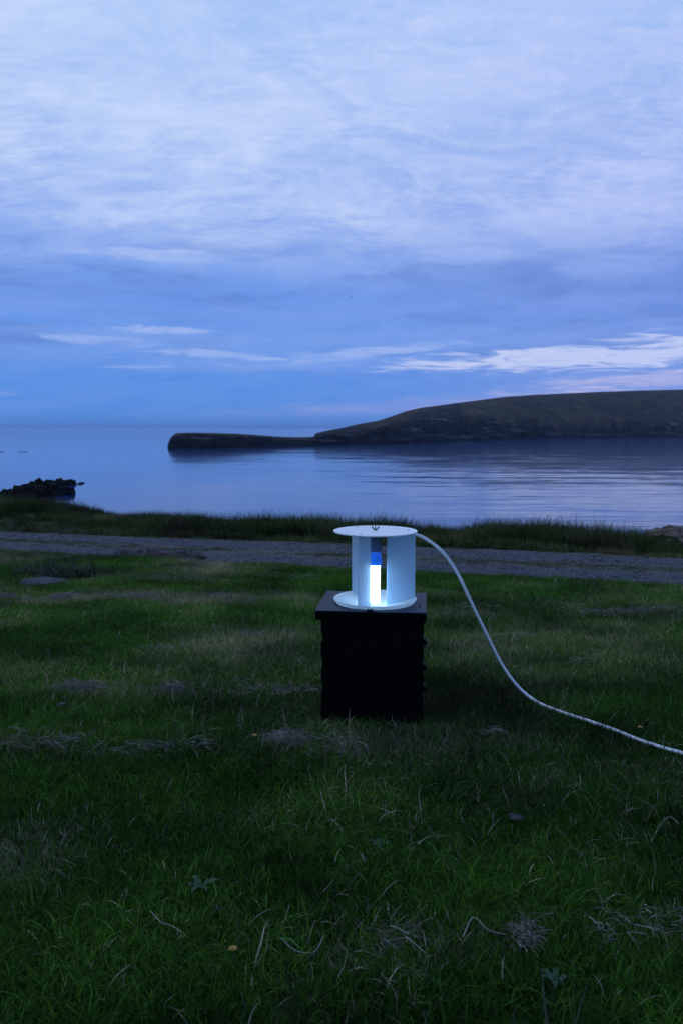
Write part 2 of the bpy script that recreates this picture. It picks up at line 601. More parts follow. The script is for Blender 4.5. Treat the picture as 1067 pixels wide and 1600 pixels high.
# pebbles
M_peb, t, b, _ = mat('gravel_stone')
va = t.new('ShaderNodeAttribute', attribute_name='rnd')
t.l.new(t.ramp(va.outputs['Fac'], [(0, (0.010, 0.013, 0.022, 1)), (0.6, (0.036, 0.045, 0.068, 1)), (0.95, (0.065, 0.072, 0.10, 1)), (1, (0.30, 0.31, 0.33, 1))]), b.inputs['Base Color'])
b.inputs['Roughness'].default_value = 0.7

# sea
M_sea, t, b, _ = mat('sea_water')
p = pos(t)
px_, py_, pz_ = t.sep(p)
b.inputs['Base Color'].default_value = (0.002, 0.034, 0.15, 1)
b.inputs['IOR'].default_value = 1.333
b.inputs['Specular Tint'].default_value = (0.66, 0.88, 1.0, 1)
b.inputs['Roughness'].default_value = 0.085
# calm and open on the left, ruffled by a light swell on the right of the bay
def seac(sx, sy, rot):
    mp = t.new('ShaderNodeMapping'); t.l.new(p, mp.inputs[0])
    mp.inputs['Rotation'].default_value = (0, 0, R(rot)); mp.inputs['Scale'].default_value = (sx, sy, 1)
    return mp.outputs[0]
def slope(vec, det, r_):
    cc = t.sep(t.noise(vec, 1.0, det, r_, 0.3, color=True))
    return t.m('SUBTRACT', cc[0], 0.5), t.m('SUBTRACT', cc[1], 0.5)
a1, b1 = slope(seac(0.020, 0.070, 5), 3, 0.5)
a2, b2 = slope(seac(0.055, 0.32, -3), 3, 0.55)
a3, b3 = slope(seac(0.3, 1.4, 3), 3, 0.6)
az_ = t.m('DIVIDE', px_, t.m('MAXIMUM', py_, 1.0))
side = t.step(az_, -0.30, 0.02)
patch = t.step(t.noise(seac(0.0035, 0.013, 8), 1.0, 3), 0.35, 0.62)
amp = t.m('ADD', 0.15, t.m('MULTIPLY', side, t.m('ADD', 0.35, t.m('MULTIPLY', patch, 0.65))))
sy_ = t.m('ADD', t.m('MULTIPLY', b1, 0.035), t.m('ADD', t.m('MULTIPLY', b2, 0.080), t.m('MULTIPLY', b3, 0.045)))
sx_ = t.m('ADD', t.m('MULTIPLY', a1, 0.02), t.m('MULTIPLY', a2, 0.02))
sy_ = t.m('MULTIPLY', sy_, amp); sx_ = t.m('MULTIPLY', sx_, amp)
nrm = t.new('ShaderNodeVectorMath', operation='NORMALIZE')
t.l.new(t.xyz(sx_, sy_, 1.0), nrm.inputs[0])
t.l.new(nrm.outputs[0], b.inputs['Normal'])

# headland
M_head, t, b, _ = mat('moorland_and_cliff')
p = pos(t)
geo = t.new('ShaderNodeNewGeometry')
nz = t.sep(geo.outputs['True Normal'])[2]
n1 = t.noise(p, 0.012, 6, 0.6, 0.5); n2 = t.noise(p, 0.08, 6, 0.65, 0.4)
moor = t.mix(t.step(n1, 0.4, 0.6), (0.012, 0.017, 0.007, 1), (0.045, 0.026, 0.016, 1))
moor = t.mix(t.step(n2, 0.52, 0.62), moor, (0.060, 0.060, 0.024, 1))
rock = t.ramp(n2, [(0.3, (0.003, 0.003, 0.004, 1)), (0.55, (0.008, 0.008, 0.008, 1)), (0.75, (0.030, 0.028, 0.026, 1))])
mpz = t.new('ShaderNodeMapping'); t.l.new(p, mpz.inputs[0]); mpz.inputs['Scale'].default_value = (0.02, 0.02, 0.35)
n4 = t.noise(mpz.outputs[0], 1.0, 5, 0.6, 0.8)
rock = t.mix(t.m('MULTIPLY', t.step(n4, 0.54, 0.68), 0.85), rock, (0.110, 0.105, 0.095, 1))
clf = t.new('ShaderNodeAttribute', attribute_name='cliff')
c = t.mix(clf.outputs['Fac'], moor, rock)
hz = t.sep(p)[2]
c = t.mix(t.step(hz, SEA_Z + 3.2, SEA_Z + 1.0), c, (0.006, 0.006, 0.007, 1))
t.l.new(c, b.inputs['Base Color']); b.inputs['Roughness'].default_value = 0.95
b.inputs['Specular IOR Level'].default_value = 0.1
bump(t, b, n2, 0.8, 4.0)

# the box and the lamp on it
M_black, t, b, _ = mat('black_acrylic')
p = objco(t)
n1 = t.noise(p, 9, 6, 0.6); n2 = t.noise(p, 240, 3, 0.5)
c = t.mix(t.m('MULTIPLY', t.step(n1, 0.5, 0.8), 0.5), (0.0022, 0.0020, 0.0018, 1), (0.0065, 0.006, 0.0055, 1))
t.l.new(c, b.inputs['Base Color'])
b.inputs['Specular IOR Level'].default_value = 0.08
t.l.new(t.m('ADD', 0.55, t.m('MULTIPLY', n1, 0.25)), b.inputs['Roughness'])
bump(t, b, n2, 0.08, 0.001)

M_lid, t, b, _ = mat('black_lid_sheet')
p = objco(t)
n1 = t.noise(p, 14, 7, 0.65, 0.4); n2 = t.noise(p, 300, 3, 0.5)
mp = t.new('ShaderNodeMapping'); t.l.new(p, mp.inputs[0]); mp.inputs['Scale'].default_value = (6, 160, 1); mp.inputs['Rotation'].default_value = (0, 0, R(17))
scr = t.noise(mp.outputs[0], 1.0, 3, 0.6)
c = t.mix(t.m('MULTIPLY', t.step(n1, 0.45, 0.75), 0.6), (0.003, 0.010, 0.028, 1), (0.008, 0.020, 0.045, 1))
c = t.mix(t.m('MULTIPLY', t.step(scr, 0.68, 0.74), 0.5), c, (0.045, 0.045, 0.05, 1))
t.l.new(c, b.inputs['Base Color'])
b.inputs['Specular IOR Level'].default_value = 0.16
t.l.new(t.m('ADD', 0.33, t.m('MULTIPLY', n1, 0.3)), b.inputs['Roughness'])
bump(t, b, n2, 0.1, 0.001)

def plastic(name, base, dirt, rough, trans=0.0, dirtamt=0.5):
    m_, t, b, out = mat(name)
    p = objco(t)
    n1 = t.noise(p, 16, 8, 0.7, 0.6); n2 = t.noise(p, 90, 5, 0.6)
    mp = t.new('ShaderNodeMapping'); t.l.new(p, mp.inputs[0]); mp.inputs['Scale'].default_value = (5, 130, 5); mp.inputs['Rotation'].default_value = (0, 0, R(35))
    scr = t.noise(mp.outputs[0], 1.0, 4, 0.6)
    c = t.mix(t.m('MULTIPLY', t.step(n1, 0.52, 0.78), dirtamt), base, dirt)
    c = t.mix(t.m('MULTIPLY', t.step(n2, 0.66, 0.72), dirtamt), c, dirt)
    c = t.mix(t.m('MULTIPLY', t.step(scr, 0.62, 0.70), dirtamt * 0.5), c, dirt)
    t.l.new(c, b.inputs['Base Color'])
    b.inputs['Roughness'].default_value = rough
    if trans:
        tr = t.new('ShaderNodeBsdfTranslucent'); t.l.new(c, tr.inputs[0])
        mx = t.new('ShaderNodeMixShader'); mx.inputs[0].default_value = trans
        t.l.new(b.outputs[0], mx.inputs[1]); t.l.new(tr.outputs[0], mx.inputs[2])
        t.l.new(mx.outputs[0], out.inputs[0])
    return m_

M_disc = plastic('white_cover_sheet', (0.86, 0.87, 0.88, 1), (0.46, 0.46, 0.46, 1), 0.45, 0.0, 0.6)
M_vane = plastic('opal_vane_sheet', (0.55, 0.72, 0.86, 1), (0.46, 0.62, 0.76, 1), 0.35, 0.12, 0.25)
M_funnel = plastic('white_funnel_sheet', (0.86, 0.87, 0.88, 1), (0.70, 0.71, 0.72, 1), 0.4, 0.6, 0.25)
M_cable, t, b, _ = mat('white_cable_sheath')
t.l.new(t.mix(t.step(t.noise(objco(t), 7, 5, 0.6), 0.5, 0.8), (0.74, 0.76, 0.78, 1), (0.56, 0.57, 0.56, 1)), b.inputs['Base Color'])
b.inputs['Roughness'].default_value = 0.35
M_bracket = plastic('pale_bracket', (0.30, 0.34, 0.36, 1), (0.25, 0.28, 0.3, 1), 0.4, 0.1, 0.3)
M_cap = plastic('blue_lamp_base', (0.09, 0.40, 0.80, 1), (0.05, 0.28, 0.66, 1), 0.3, 0.35, 0.4)

M_steel, t, b, _ = mat('dull_steel')
b.inputs['Base Color'].default_value = (0.22, 0.22, 0.23, 1); b.inputs['Metallic'].default_value = 0.9; b.inputs['Roughness'].default_value = 0.4
n1 = t.noise(objco(t), 200, 3, 0.5)
t.l.new(t.mix(n1, (0.10, 0.10, 0.11, 1), (0.32, 0.32, 0.33, 1)), b.inputs['Base Color'])

M_tube, t, b, _ = mat('lit_lamp_tube')
b.inputs['Base Color'].default_value = (0.8, 0.85, 0.9, 1)
lw = t.noise(objco(t), 8, 2)
t.l.new(t.mix(lw, (0.34, 0.63, 1.0, 1), (0.37, 0.66, 1.0, 1)), b.inputs['Emission Color'])
b.inputs['Emission Strength'].default_value = 20.0

M_yellow, t, b, _ = mat('yellow_petal')
t.l.new(t.mix(t.noise(objco(t), 120, 2), (0.22, 0.13, 0.008, 1), (0.38, 0.24, 0.015, 1)), b.inputs['Base Color'])
M_orange, t, b, _ = mat('orange_dead_leaf')
t.l.new(t.mix(t.noise(objco(t), 90, 2), (0.35, 0.09, 0.02, 1), (0.5, 0.15, 0.03, 1)), b.inputs['Base Color'])
M_leaf, t, b, _ = mat('broad_leaf')
t.l.new(t.mix(t.noise(objco(t), 40, 4), (0.008, 0.035, 0.010, 1), (0.020, 0.060, 0.022, 1)), b.inputs['Base Color'])
b.inputs['Roughness'].default_value = 0.65
M_bird, t, b, _ = mat('dark_feather')
t.l.new(t.mix(t.noise(objco(t), 5, 2), (0.02, 0.02, 0.022, 1), (0.05, 0.05, 0.05, 1)), b.inputs['Base Color'])

# ------------------------------------------------------------------ dry patches of the lawn
patches = []        # x, y, rx, ry, strength
for (px, py, rx, ry, s) in [(345, 882, 70, 16, 0.95), (20, 868, 90, 12, 0.75), (560, 1172, 260, 26, 0.42), (905, 1000, 150, 34, 0.50),
                            (330, 1020, 120, 42, 0.45), (20, 1340, 95, 52, 0.85), (760, 1020, 110, 38, 0.50), (590, 1250, 90, 30, 0.25),
                            (240, 937, 300, 7, 0.85), (720, 965, 90, 7, 0.65), (430, 995, 80, 10, 0.5), (1050, 965, 60, 12, 0.5), (170, 905, 120, 10, 0.35),
                            (250, 1086, 260, 11, 0.50), (900, 945, 200, 10, 0.35), (60, 1180, 140, 16, 0.45), (760, 1165, 100, 20, 0.45),
                            (460, 1300, 110, 18, 0.30), (860, 1070, 120, 20, 0.35), (690, 1490, 160, 22, 0.35), (950, 1470, 120, 18, 0.35), (300, 1470, 80, 18, 0.3),
                            (950, 1220, 150, 18, 0.3), (430, 1120, 120, 20, 0.3), (980, 1045, 160, 25, 0.35)]:
    g0 = G(px, py, False); g1 = G(px, py - ry, False); g2 = G(px, py + ry, False)
    patches.append((g0[0], g0[1], rx * g0[1] / F, max(0.05, (g1[1] - g2[1]) / 2), s))

def dryness(x, y):
    x = np.asarray(x, float); y = np.asarray(y, float)
    wx = x + (fbm(x * 3, y * 3, 3, 31) - 0.5) * 0.35
    wy = y + (fbm(x * 3, y * 3, 3, 47) - 0.5) * 0.30 * np.clip(y / 5, 0.4, 1)
    d = np.zeros_like(x)
    for (cx, cy, rx, ry, s) in patches:
        g = np.exp(-(((wx - cx) / rx) ** 2 + ((wy - cy) / ry) ** 2) * 1.1)
        d = np.maximum(d, s * g)
    d = d * (0.55 + 0.9 * fbm(x * 9, y * 9, 3, 3))
    d = d + sstep(fbm(x * 2.2, y * 2.2, 4, 77), 0.55, 0.80) * 0.30
    return np.clip(d + 0.03, 0, 1)


# ------------------------------------------------------------------ ground sheet
def make_ground():
    # finer towards the camera; one sheet from far behind the camera to under the sea
    ys = np.concatenate([np.linspace(-120, -4, 18), np.linspace(-3, 1, 22), np.arange(1.03, 14, 0.035), np.linspace(14.1, 30, 120), np.linspace(30.5, 60, 30)])
    s = np.linspace(-1, 1, 381)
    xs_u = np.sign(s) * (np.abs(s) * 9 + 120 * np.abs(s) ** 7)
    X, Y = np.meshgrid(xs_u, ys, indexing='ij')
    Z = height(X, Y)
    V = np.stack([X.ravel(), Y.ravel(), Z.ravel()], 1)
    me = np_mesh('ground', V, grid_faces(len(xs_u), len(ys)), True)
    a = me.attributes.new('dry', 'FLOAT', 'POINT')
    q = qs(X, Y)
    dd = dryness(X, Y)
    a.data.foreach_set('value', dd.ravel().astype(np.float32))
    o = link('ground', me, M_ground)
    tag(o, kind='structure')

make_ground()

# ------------------------------------------------------------------ gravel track
def make_road():
    tt = np.arange(-30, 30, 0.06)
    qq = np.linspace(-HALF - 0.1, HALF + 0.1, 61)
    T, Q = np.meshgrid(tt, qq, indexing='ij')
    wob = (fbm(T * 0.8, Q * 0.2, 4, 12) - 0.5) * 0.35 + (fbm(T * 4, Q * 0.2 + 9, 3, 13) - 0.5) * 0.16
    Q2 = Q + wob * np.abs(Q / HALF) ** 3
    X = RC[0] + RD[0] * T + RN[0] * Q2
    Y = RC[1] + RD[1] * T + RN[1] * Q2
    Z = height(X, Y) + 0.012 + (fbm(X * 8, Y * 8, 3, 8) - 0.5) * 0.015
    edge = sstep(np.abs(Q), HALF - 0.05, HALF + 0.1)
    Z = Z - edge * 0.05
    me = np_mesh('track', np.stack([X.ravel(), Y.ravel(), Z.ravel()], 1), grid_faces(len(tt), len(qq)), True)
    a = me.attributes.new('strip', 'FLOAT', 'POINT')
    stp = np.exp(-((Q + 0.05) / 0.26) ** 2) * 0.95 + sstep(np.abs(Q), HALF - 0.3, HALF) * 0.7
    a.data.foreach_set('value', np.clip(stp, 0, 1).ravel().astype(np.float32))
    o = link('gravel_track', me, M_road)
    tag(o, kind='structure')

make_road()

def make_pebbles(name, n, pick, smin, smax, m_):
    bm = bmesh.new(); bmesh.ops.create_icosphere(bm, subdivisions=1, radius=1)
    bv = np.array([v.co[:] for v in bm.verts]); bf = np.array([[v.index for v in f.verts] for f in bm.faces]); bm.free()
    x, y = pick(n)
    n = len(x)
    s = smin + (smax - smin) * rng.random(n) ** 3
    ax = np.stack([1 + 0.5 * rng.random(n), 0.7 + 0.4 * rng.random(n), 0.45 + 0.3 * rng.random(n)], 1) * s[:, None]
    jit = 1 + (rng.random((n, len(bv))) - 0.5) * 0.5
    V = bv[None] * jit[..., None] * ax[:, None, :]
    th = rng.random(n) * 6.28
    c_, s_ = np.cos(th)[:, None], np.sin(th)[:, None]
    Vx = V[..., 0] * c_ - V[..., 1] * s_ + x[:, None]
    Vy = V[..., 0] * s_ + V[..., 1] * c_ + y[:, None]
    z = height(x, y) + 0.012
    Vz = V[..., 2] + (z + ax[:, 2] * 0.3)[:, None]
    VV = np.stack([Vx, Vy, Vz], -1).reshape(-1, 3)
    FF = (bf[None] + (np.arange(n) * len(bv))[:, None, None]).reshape(-1, 3)
    me = np_mesh(name, VV, FF)
    a = me.attributes.new('rnd', 'FLOAT', 'POINT')
    a.data.foreach_set('value', np.repeat(rng.random(n), len(bv)).astype(np.float32))
    return tag(link(name, me, m_), kind='stuff')

def pick_road(n):
    t_ = rng.uniform(-9, 13, n)
    side = rng.choice([-1, 1], n)
    q_ = side * (0.72 + rng.normal(0, 0.30, n))
    q_ = np.clip(q_, -HALF, HALF)
    return RC[0] + RD[0] * t_ + RN[0] * q_, RC[1] + RD[1] * t_ + RN[1] * q_
o = make_pebbles('gravel', 20000, pick_road, 0.003, 0.013, M_peb)
tag(o, 'loose grey gravel lying in the two wheel ruts of the track', 'gravel')


# ------------------------------------------------------------------ grass
def blades(n, rad, h0, h1, w, lean, curl, segs=3, flat=0.0, seed=0, hexp=1.0):
    """one clump of n separate blades as arrays"""
    r_ = np.random.default_rng(seed)
    V = []; Fq = []; rn = []; tp = []
    for i in range(n):
        a = r_.random() * 6.283; rr = rad * math.sqrt(r_.random())
        bx, by = rr * math.cos(a), rr * math.sin(a)
        h = h0 + (h1 - h0) * r_.random() ** hexp
        la = r_.random() * 6.283
        ln = lean * (0.3 + r_.random())
        cu = curl * (0.2 + r_.random())
        if flat and r_.random() < flat:
            ln = 1.25 + r_.random() * 0.3; cu = (r_.random() - 0.5) * 2.0
        ww = w * (0.6 + 0.8 * r_.random())
        sa = la + 1.5708 + (r_.random() - 0.5) * 1.2
        sx, sy = math.cos(sa) * ww / 2, math.sin(sa) * ww / 2
        x, y, z = bx, by, -0.004
        ang = ln * 0.5
        b0 = len(V); rv = r_.random()
        turn = 0
        for k_ in range(segs + 1):
            f = k_ / segs
            wf = (1 - f ** 2.2) if k_ < segs else 0.12
            V.append((x - sx * wf, y - sy * wf, z)); V.append((x + sx * wf, y + sy * wf, z))
            rn += [rv, rv]; tp += [f, f]
            st_ = h / segs
            ang += cu / segs
            la2 = la + turn; turn += (r_.random() - 0.5) * (0.9 if flat else 0.3)
            x += math.cos(la2) * math.sin(ang) * st_; y += math.sin(la2) * math.sin(ang) * st_
            z += math.cos(ang) * st_
            z = max(z, 0.003 + r_.random() * 0.006 + rr * 0.0)
        for k_ in range(segs):
            q0 = b0 + 2 * k_
            Fq.append((q0, q0 + 1, q0 + 3, q0 + 2))
    return np.array(V), np.array(Fq), np.array(rn, np.float32), np.array(tp, np.float32)

def clump_mesh(name, m_, *a, **k_):
    V, Fq, rn, tp = blades(*a, **k_)
    me = np_mesh(name, V, Fq, True)
    for nm, ar in (('rnd', rn), ('tip', tp)):
        at = me.attributes.new(nm, 'FLOAT', 'POINT')
        at.data.foreach_set('value', ar[:len(me.vertices)])
    me.materials.append(m_)
    return bpy.data.objects.new(name, me)

def scatter(name, sources, x, y, z, rot, scl, idx, dry, tone):
    me = bpy.data.meshes.new(name)
    me.vertices.add(len(x))
    me.vertices.foreach_set('co', np.stack([x, y, z], 1).astype(np.float32).ravel())
    for nm, ar, ty in (('rot', rot, 'FLOAT_VECTOR'), ('scl', scl, 'FLOAT'), ('idx', idx, 'INT'), ('dry', dry, 'FLOAT'), ('tone', tone, 'FLOAT')):
        at = me.attributes.new(nm, ty, 'POINT')
        if ty == 'FLOAT_VECTOR': at.data.foreach_set('vector', ar.astype(np.float32).ravel())
        elif ty == 'INT': at.data.foreach_set('value', ar.astype(np.int32))
        else: at.data.foreach_set('value', ar.astype(np.float32))
    o = link(name, me)
    ng = bpy.data.node_groups.new(name + '_scatter', 'GeometryNodeTree')
    ng.interface.new_socket('Geometry', in_out='INPUT', socket_type='NodeSocketGeometry')
    ng.interface.new_socket('Geometry', in_out='OUTPUT', socket_type='NodeSocketGeometry')
    N = ng.nodes; L = ng.links
    gi = N.new('NodeGroupInput'); go = N.new('NodeGroupOutput'); jn = N.new('GeometryNodeJoinGeometry')
    def named(nm, ty):
        nd = N.new('GeometryNodeInputNamedAttribute'); nd.data_type = ty; nd.inputs[0].default_value = nm
        return [s for s in nd.outputs if s.enabled and s.name == 'Attribute'][0]
    nr, ns, ni = named('rot', 'FLOAT_VECTOR'), named('scl', 'FLOAT'), named('idx', 'INT')
    e2r = N.new('FunctionNodeEulerToRotation'); L.new(nr, e2r.inputs[0])
    for i, src in enumerate(sources):
        oi = N.new('GeometryNodeObjectInfo'); oi.inputs['Object'].default_value = src; oi.inputs['As Instance'].default_value = True
        cmp = N.new('FunctionNodeCompare'); cmp.data_type = 'INT'; cmp.operation = 'EQUAL'
        ci = [s for s in cmp.inputs if s.enabled]
        L.new(ni, ci[0]); ci[1].default_value = i
        ip = N.new('GeometryNodeInstanceOnPoints')
        L.new(gi.outputs[0], ip.inputs['Points']); L.new(cmp.outputs[0], ip.inputs['Selection'])
        L.new(oi.outputs['Geometry'], ip.inputs['Instance']); L.new(e2r.outputs[0], ip.inputs['Rotation']); L.new(ns, ip.inputs['Scale'])
        L.new(ip.outputs[0], jn.inputs[0])
    L.new(jn.outputs[0], go.inputs[0])
    md = o.modifiers.new('scatter', 'NODES'); md.node_group = ng
    return tag(o, kind='stuff')

BOX_C = np.array([0.1085, 2.705]); BOX_YAW = -R(6.0)

def in_box(x, y, m_=0.0):
    c_, s_ = math.cos(-BOX_YAW), math.sin(-BOX_YAW)
    u = (x - BOX_C[0]) * c_ - (y - BOX_C[1]) * s_
    v = (x - BOX_C[0]) * s_ + (y - BOX_C[1]) * c_
    return (np.abs(u) < 0.17 + m_) & (np.abs(v) < 0.155 + m_)

def lawn():
    src = []
    for i in range(4): src.append(clump_mesh('lawn_tuft', M_blade, 70, 0.075, 0.016, 0.046, 0.0018, 0.9, 1.0, 3, 0.10, seed=10 + i, hexp=1.3))
    for i in range(3): src.append(clump_mesh('long_tuft', M_blade, 45, 0.055, 0.035, 0.085, 0.0022, 0.8, 1.3, 4, 0.05, seed=30 + i, hexp=1.4))
    for i in range(4): src.append(clump_mesh('thatch_tuft', M_blade, 70, 0.075, 0.020, 0.055, 0.0014, 1.5, 1.6, 4, 0.6, seed=50 + i))
    # sample points in view wedge with a margin for other viewpoints
    n = 120000
    y = 0.75 + (11.6 - 0.75) * rng.random(n) ** 0.85
    wid = 0.47 * y + 0.35
    x = rng.uniform(-1, 1, n) * wid
    dens = np.clip(1.35 - y * 0.06, 0.55, 1.0)
    # uniform area density: weight by width
    keep = rng.random(n) < dens * wid / wid.max() * np.where(y < 4, 1.9, 1.25)
    keep &= qs(x, y) < -HALF + 0.12 * rng.random(n)
    keep &= ~in_box(x, y, 0.02)
    x, y = x[keep], y[keep]
    n = len(x)
    dry = dryness(x, y)
    lng = sstep(fbm(x * 1.8, y * 1.8, 3, 91), 0.50, 0.68)
    r_ = rng.random(n)
    idx = rng.integers(0, 4, n)
    idx = np.where(r_ < 0.05 + 0.35 * lng * (1 - dry), 4 + rng.integers(0, 3, n), idx)
    idx = np.where(rng.random(n) < dry * 1.1 - 0.05, 7 + rng.integers(0, 4, n), idx)
    close = in_box(x, y, 0.12)
    idx = np.where(close & (idx >= 4) & (idx < 7), idx % 4, idx)
    scl = (0.75 + 0.5 * rng.random(n)) * (0.85 + 0.3 * fbm(x * 2.5, y * 2.5, 2, 60))
    scl = np.where(close, scl * 0.75, scl)
    scl = np.where(y < 1.6, scl * 1.05, scl)
    near_ = sstep(y, 2.3, 1.6)
    idx = np.where((idx >= 7) & (rng.random(n) < 0.55 * near_), idx % 4, idx)
    dry = dry * (1 - 0.5 * near_)
    scl = np.where(idx >= 7, scl * (1 - 0.3 * near_), scl)
    rot = np.stack([rng.normal(0, 0.12, n), rng.normal(0, 0.12, n), rng.random(n) * 6.283], 1)
    tone = np.clip(fbm(x * 1.1, y * 1.1, 3, 21) * 0.9 + fbm(x * 3.6, y * 4.5, 3, 23) * 1.3 - 0.62 + rng.normal(0, 0.12, n) + 0.22 * sstep(y, 2.2, 4.0), 0, 1)
    z = height(x, y)
    print('lawn instances', n)
    o = scatter('lawn_grass', src, x, y, z, rot, scl, idx, np.where((idx >= 4) & (idx < 7), dry * 0.25, np.clip(dry * 0.95, 0, 0.93)), tone)
    tag(o, 'uneven green lawn grass with withered patches around the black box', 'grass')

    # tall grass of the verge beyond the track
    src = []
    for i in range(4): src.append(clump_mesh('verge_tuft', M_tall, 55, 0.10, 0.10, 0.34, 0.0050, 0.65, 1.2, 4, 0.05, seed=70 + i))
    for i in range(2): src.append(clump_mesh('verge_low_tuft', M_tall, 55, 0.10, 0.04, 0.12, 0.005, 0.8, 1.2, 3, 0.2, seed=80 + i))
    n = 9500
    t_ = rng.uniform(-14, 16, n)
    q_ = HALF + 0.02 + 4.0 * rng.random(n) ** 0.9
    x = RC[0] + RD[0] * t_ + RN[0] * q_; y = RC[1] + RD[1] * t_ + RN[1] * q_
    tall = sstep(q_, HALF + 0.55, HALF + 1.2)
    idx = np.where(rng.random(n) < tall, rng.integers(0, 4, n), 4 + rng.integers(0, 2, n))
    cl = 0.55 * fbm(t_ * 1.3, q_ * 1.3, 4, 55) + 0.45 * sstep(fbm(t_ * 0.8, q_ * 0.3, 2, 58), 0.3, 0.7)
    scl = (0.30 + 1.15 * cl) * (0.75 + 0.5 * rng.random(n))
    dry = np.clip(sstep(fbm(x * 1.2, y * 1.2, 3, 5), 0.45, 0.8) * 0.6 + 0.10 + (1 - tall) * 0.10, 0, 1)
    tone = np.clip(fbm(x * 1.2, y * 1.2, 3, 66) * 1.5 - 0.3 + rng.normal(0, 0.1, n), 0, 1)
    rot = np.stack([rng.normal(0, 0.15, n), rng.normal(0, 0.15, n), rng.random(n) * 6.283], 1)
    o = scatter('verge_grass', src, x, y, height(x, y), rot, scl, idx, dry, tone)
    tag(o, 'long dark shaggy grass along the shore bank beyond the track', 'grass')

    # sparse grass on the middle strip and edges of the track
    n = 4200
    t_ = rng.uniform(-10, 12, n)
    q_ = np.where(rng.random(n) < 0.55, rng.normal(-0.05, 0.15, n), rng.choice([-1, 1], n) * (HALF + 0.05 - 0.42 * rng.random(n) ** 2))
    x = RC[0] + RD[0] * t_ + RN[0] * q_; y = RC[1] + RD[1] * t_ + RN[1] * q_
    keep = fbm(t_ * 1.5, q_ * 2, 3, 99) > 0.45
    x, y = x[keep], y[keep]; n = len(x)
    src = [clump_mesh('track_tuft', M_blade, 40, 0.08, 0.01, 0.035, 0.003, 1.0, 1.0, 3, 0.4, seed=90 + i) for i in range(2)]
    rot = np.stack([np.zeros(n), np.zeros(n), rng.random(n) * 6.283], 1)
    o = scatter('track_grass', src, x, y, height(x, y) + 0.008, rot, 0.6 + 0.5 * rng.random(n), rng.integers(0, 2, n), np.full(n, 0.55), rng.random(n) * 0.5)
    tag(o, 'thin brownish grass on the crown of the gravel track', 'grass')

lawn()


# ------------------------------------------------------------------ clumps of mown dead grass
def straw_clump(w, d, h, n, seed, mat_=None):
    r_ = np.random.default_rng(seed)
    V = []; Fc = []; rn = []
    nb = max(2, int(w / max(d, 0.02)) + 1)
    blobs = [(r_.uniform(-0.32, 0.32) * w, r_.uniform(-0.3, 0.3) * d, r_.uniform(0.35, 1.0)) for _ in range(nb + 2)]
    for i in range(n):
        bx, by, bs = blobs[r_.integers(0, len(blobs))]
        gx_, gy_ = r_.normal(0, 0.5), r_.normal(0, 0.5)
        x = bx + gx_ * w / nb * 0.9; y = by + gy_ * d * 0.7
        z = math.exp(-(gx_ ** 2 + gy_ ** 2) * 2.2) * h * bs * r_.random() + 0.014
        L = 0.012 + 0.038 * r_.random() ** 1.5
        th = r_.normal(0, 1.1) + (3.14 if r_.random() < .5 else 0)
        pit = r_.normal(0.05, 0.35)
        ww = 0.0005 + 0.0006 * r_.random()
        b0 = len(V); rv = r_.random() ** 1.3
        cu = r_.normal(0, 1.4)
        for k_ in range(4):
            V.append((x, y, z - ww)); V.append((x + ww * 0.6, y - ww * 0.4, z + ww)); rn += [rv, rv]
            x += math.cos(th) * L / 3; y += math.sin(th) * L / 3; z += math.sin(pit) * L / 3
            th += cu / 3; pit -= 0.3
            z = max(z, 0.004)
        for k_ in range(3):
            q0 = b0 + 2 * k_; Fc.append((q0, q0 + 1, q0 + 3, q0 + 2))
    me = np_mesh('dead_grass_clump', np.array(V), np.array(Fc))
    at = me.attributes.new('rnd', 'FLOAT', 'POINT'); at.data.foreach_set('value', np.array(rn, np.float32)[:len(me.vertices)])
    return me

clumps = [
    (118, 1087, 84, 12, 900, 'long matted clump of dead grass in front of a grey stone on the left lawn'),
    (272, 1085, 34, 7, 300, 'small mat of dead grass right of the long matted clump'),
    (438, 1168, 70, 12, 560, 'wide tangle of dead grass with a yellow flower in it'),
    (12, 938, 34, 8, 260, 'lump of mown grass at the far left end of the distant mown row'),
    (108, 938, 66, 10, 420, 'largest lump of mown grass in the distant mown row'),
    (352, 938, 50, 8, 320, 'dark heap of mown grass towards the middle of the distant mown row'),
    (816, 1482, 34, 16, 150, 'small knot of dead grass in the right foreground'),
]
for i, (px, py, wpx, hpx, n, lab) in enumerate(clumps):
    gx, gy, gz = G(px, py)
    s = gy / F
    fgd = py > 1400
    me = straw_clump(wpx * s, max(0.05, wpx * s * 0.30), 0.022 + hpx * s * 0.45, int(n * (1.7 if not fgd else 1.5)), 300 + i)
    o = link('dead_grass_clump', me, M_straw, loc=(gx, gy, gz + 0.010))
    tag(o, lab, 'dead grass', 'clumps of mown dead grass lying on the lawn')

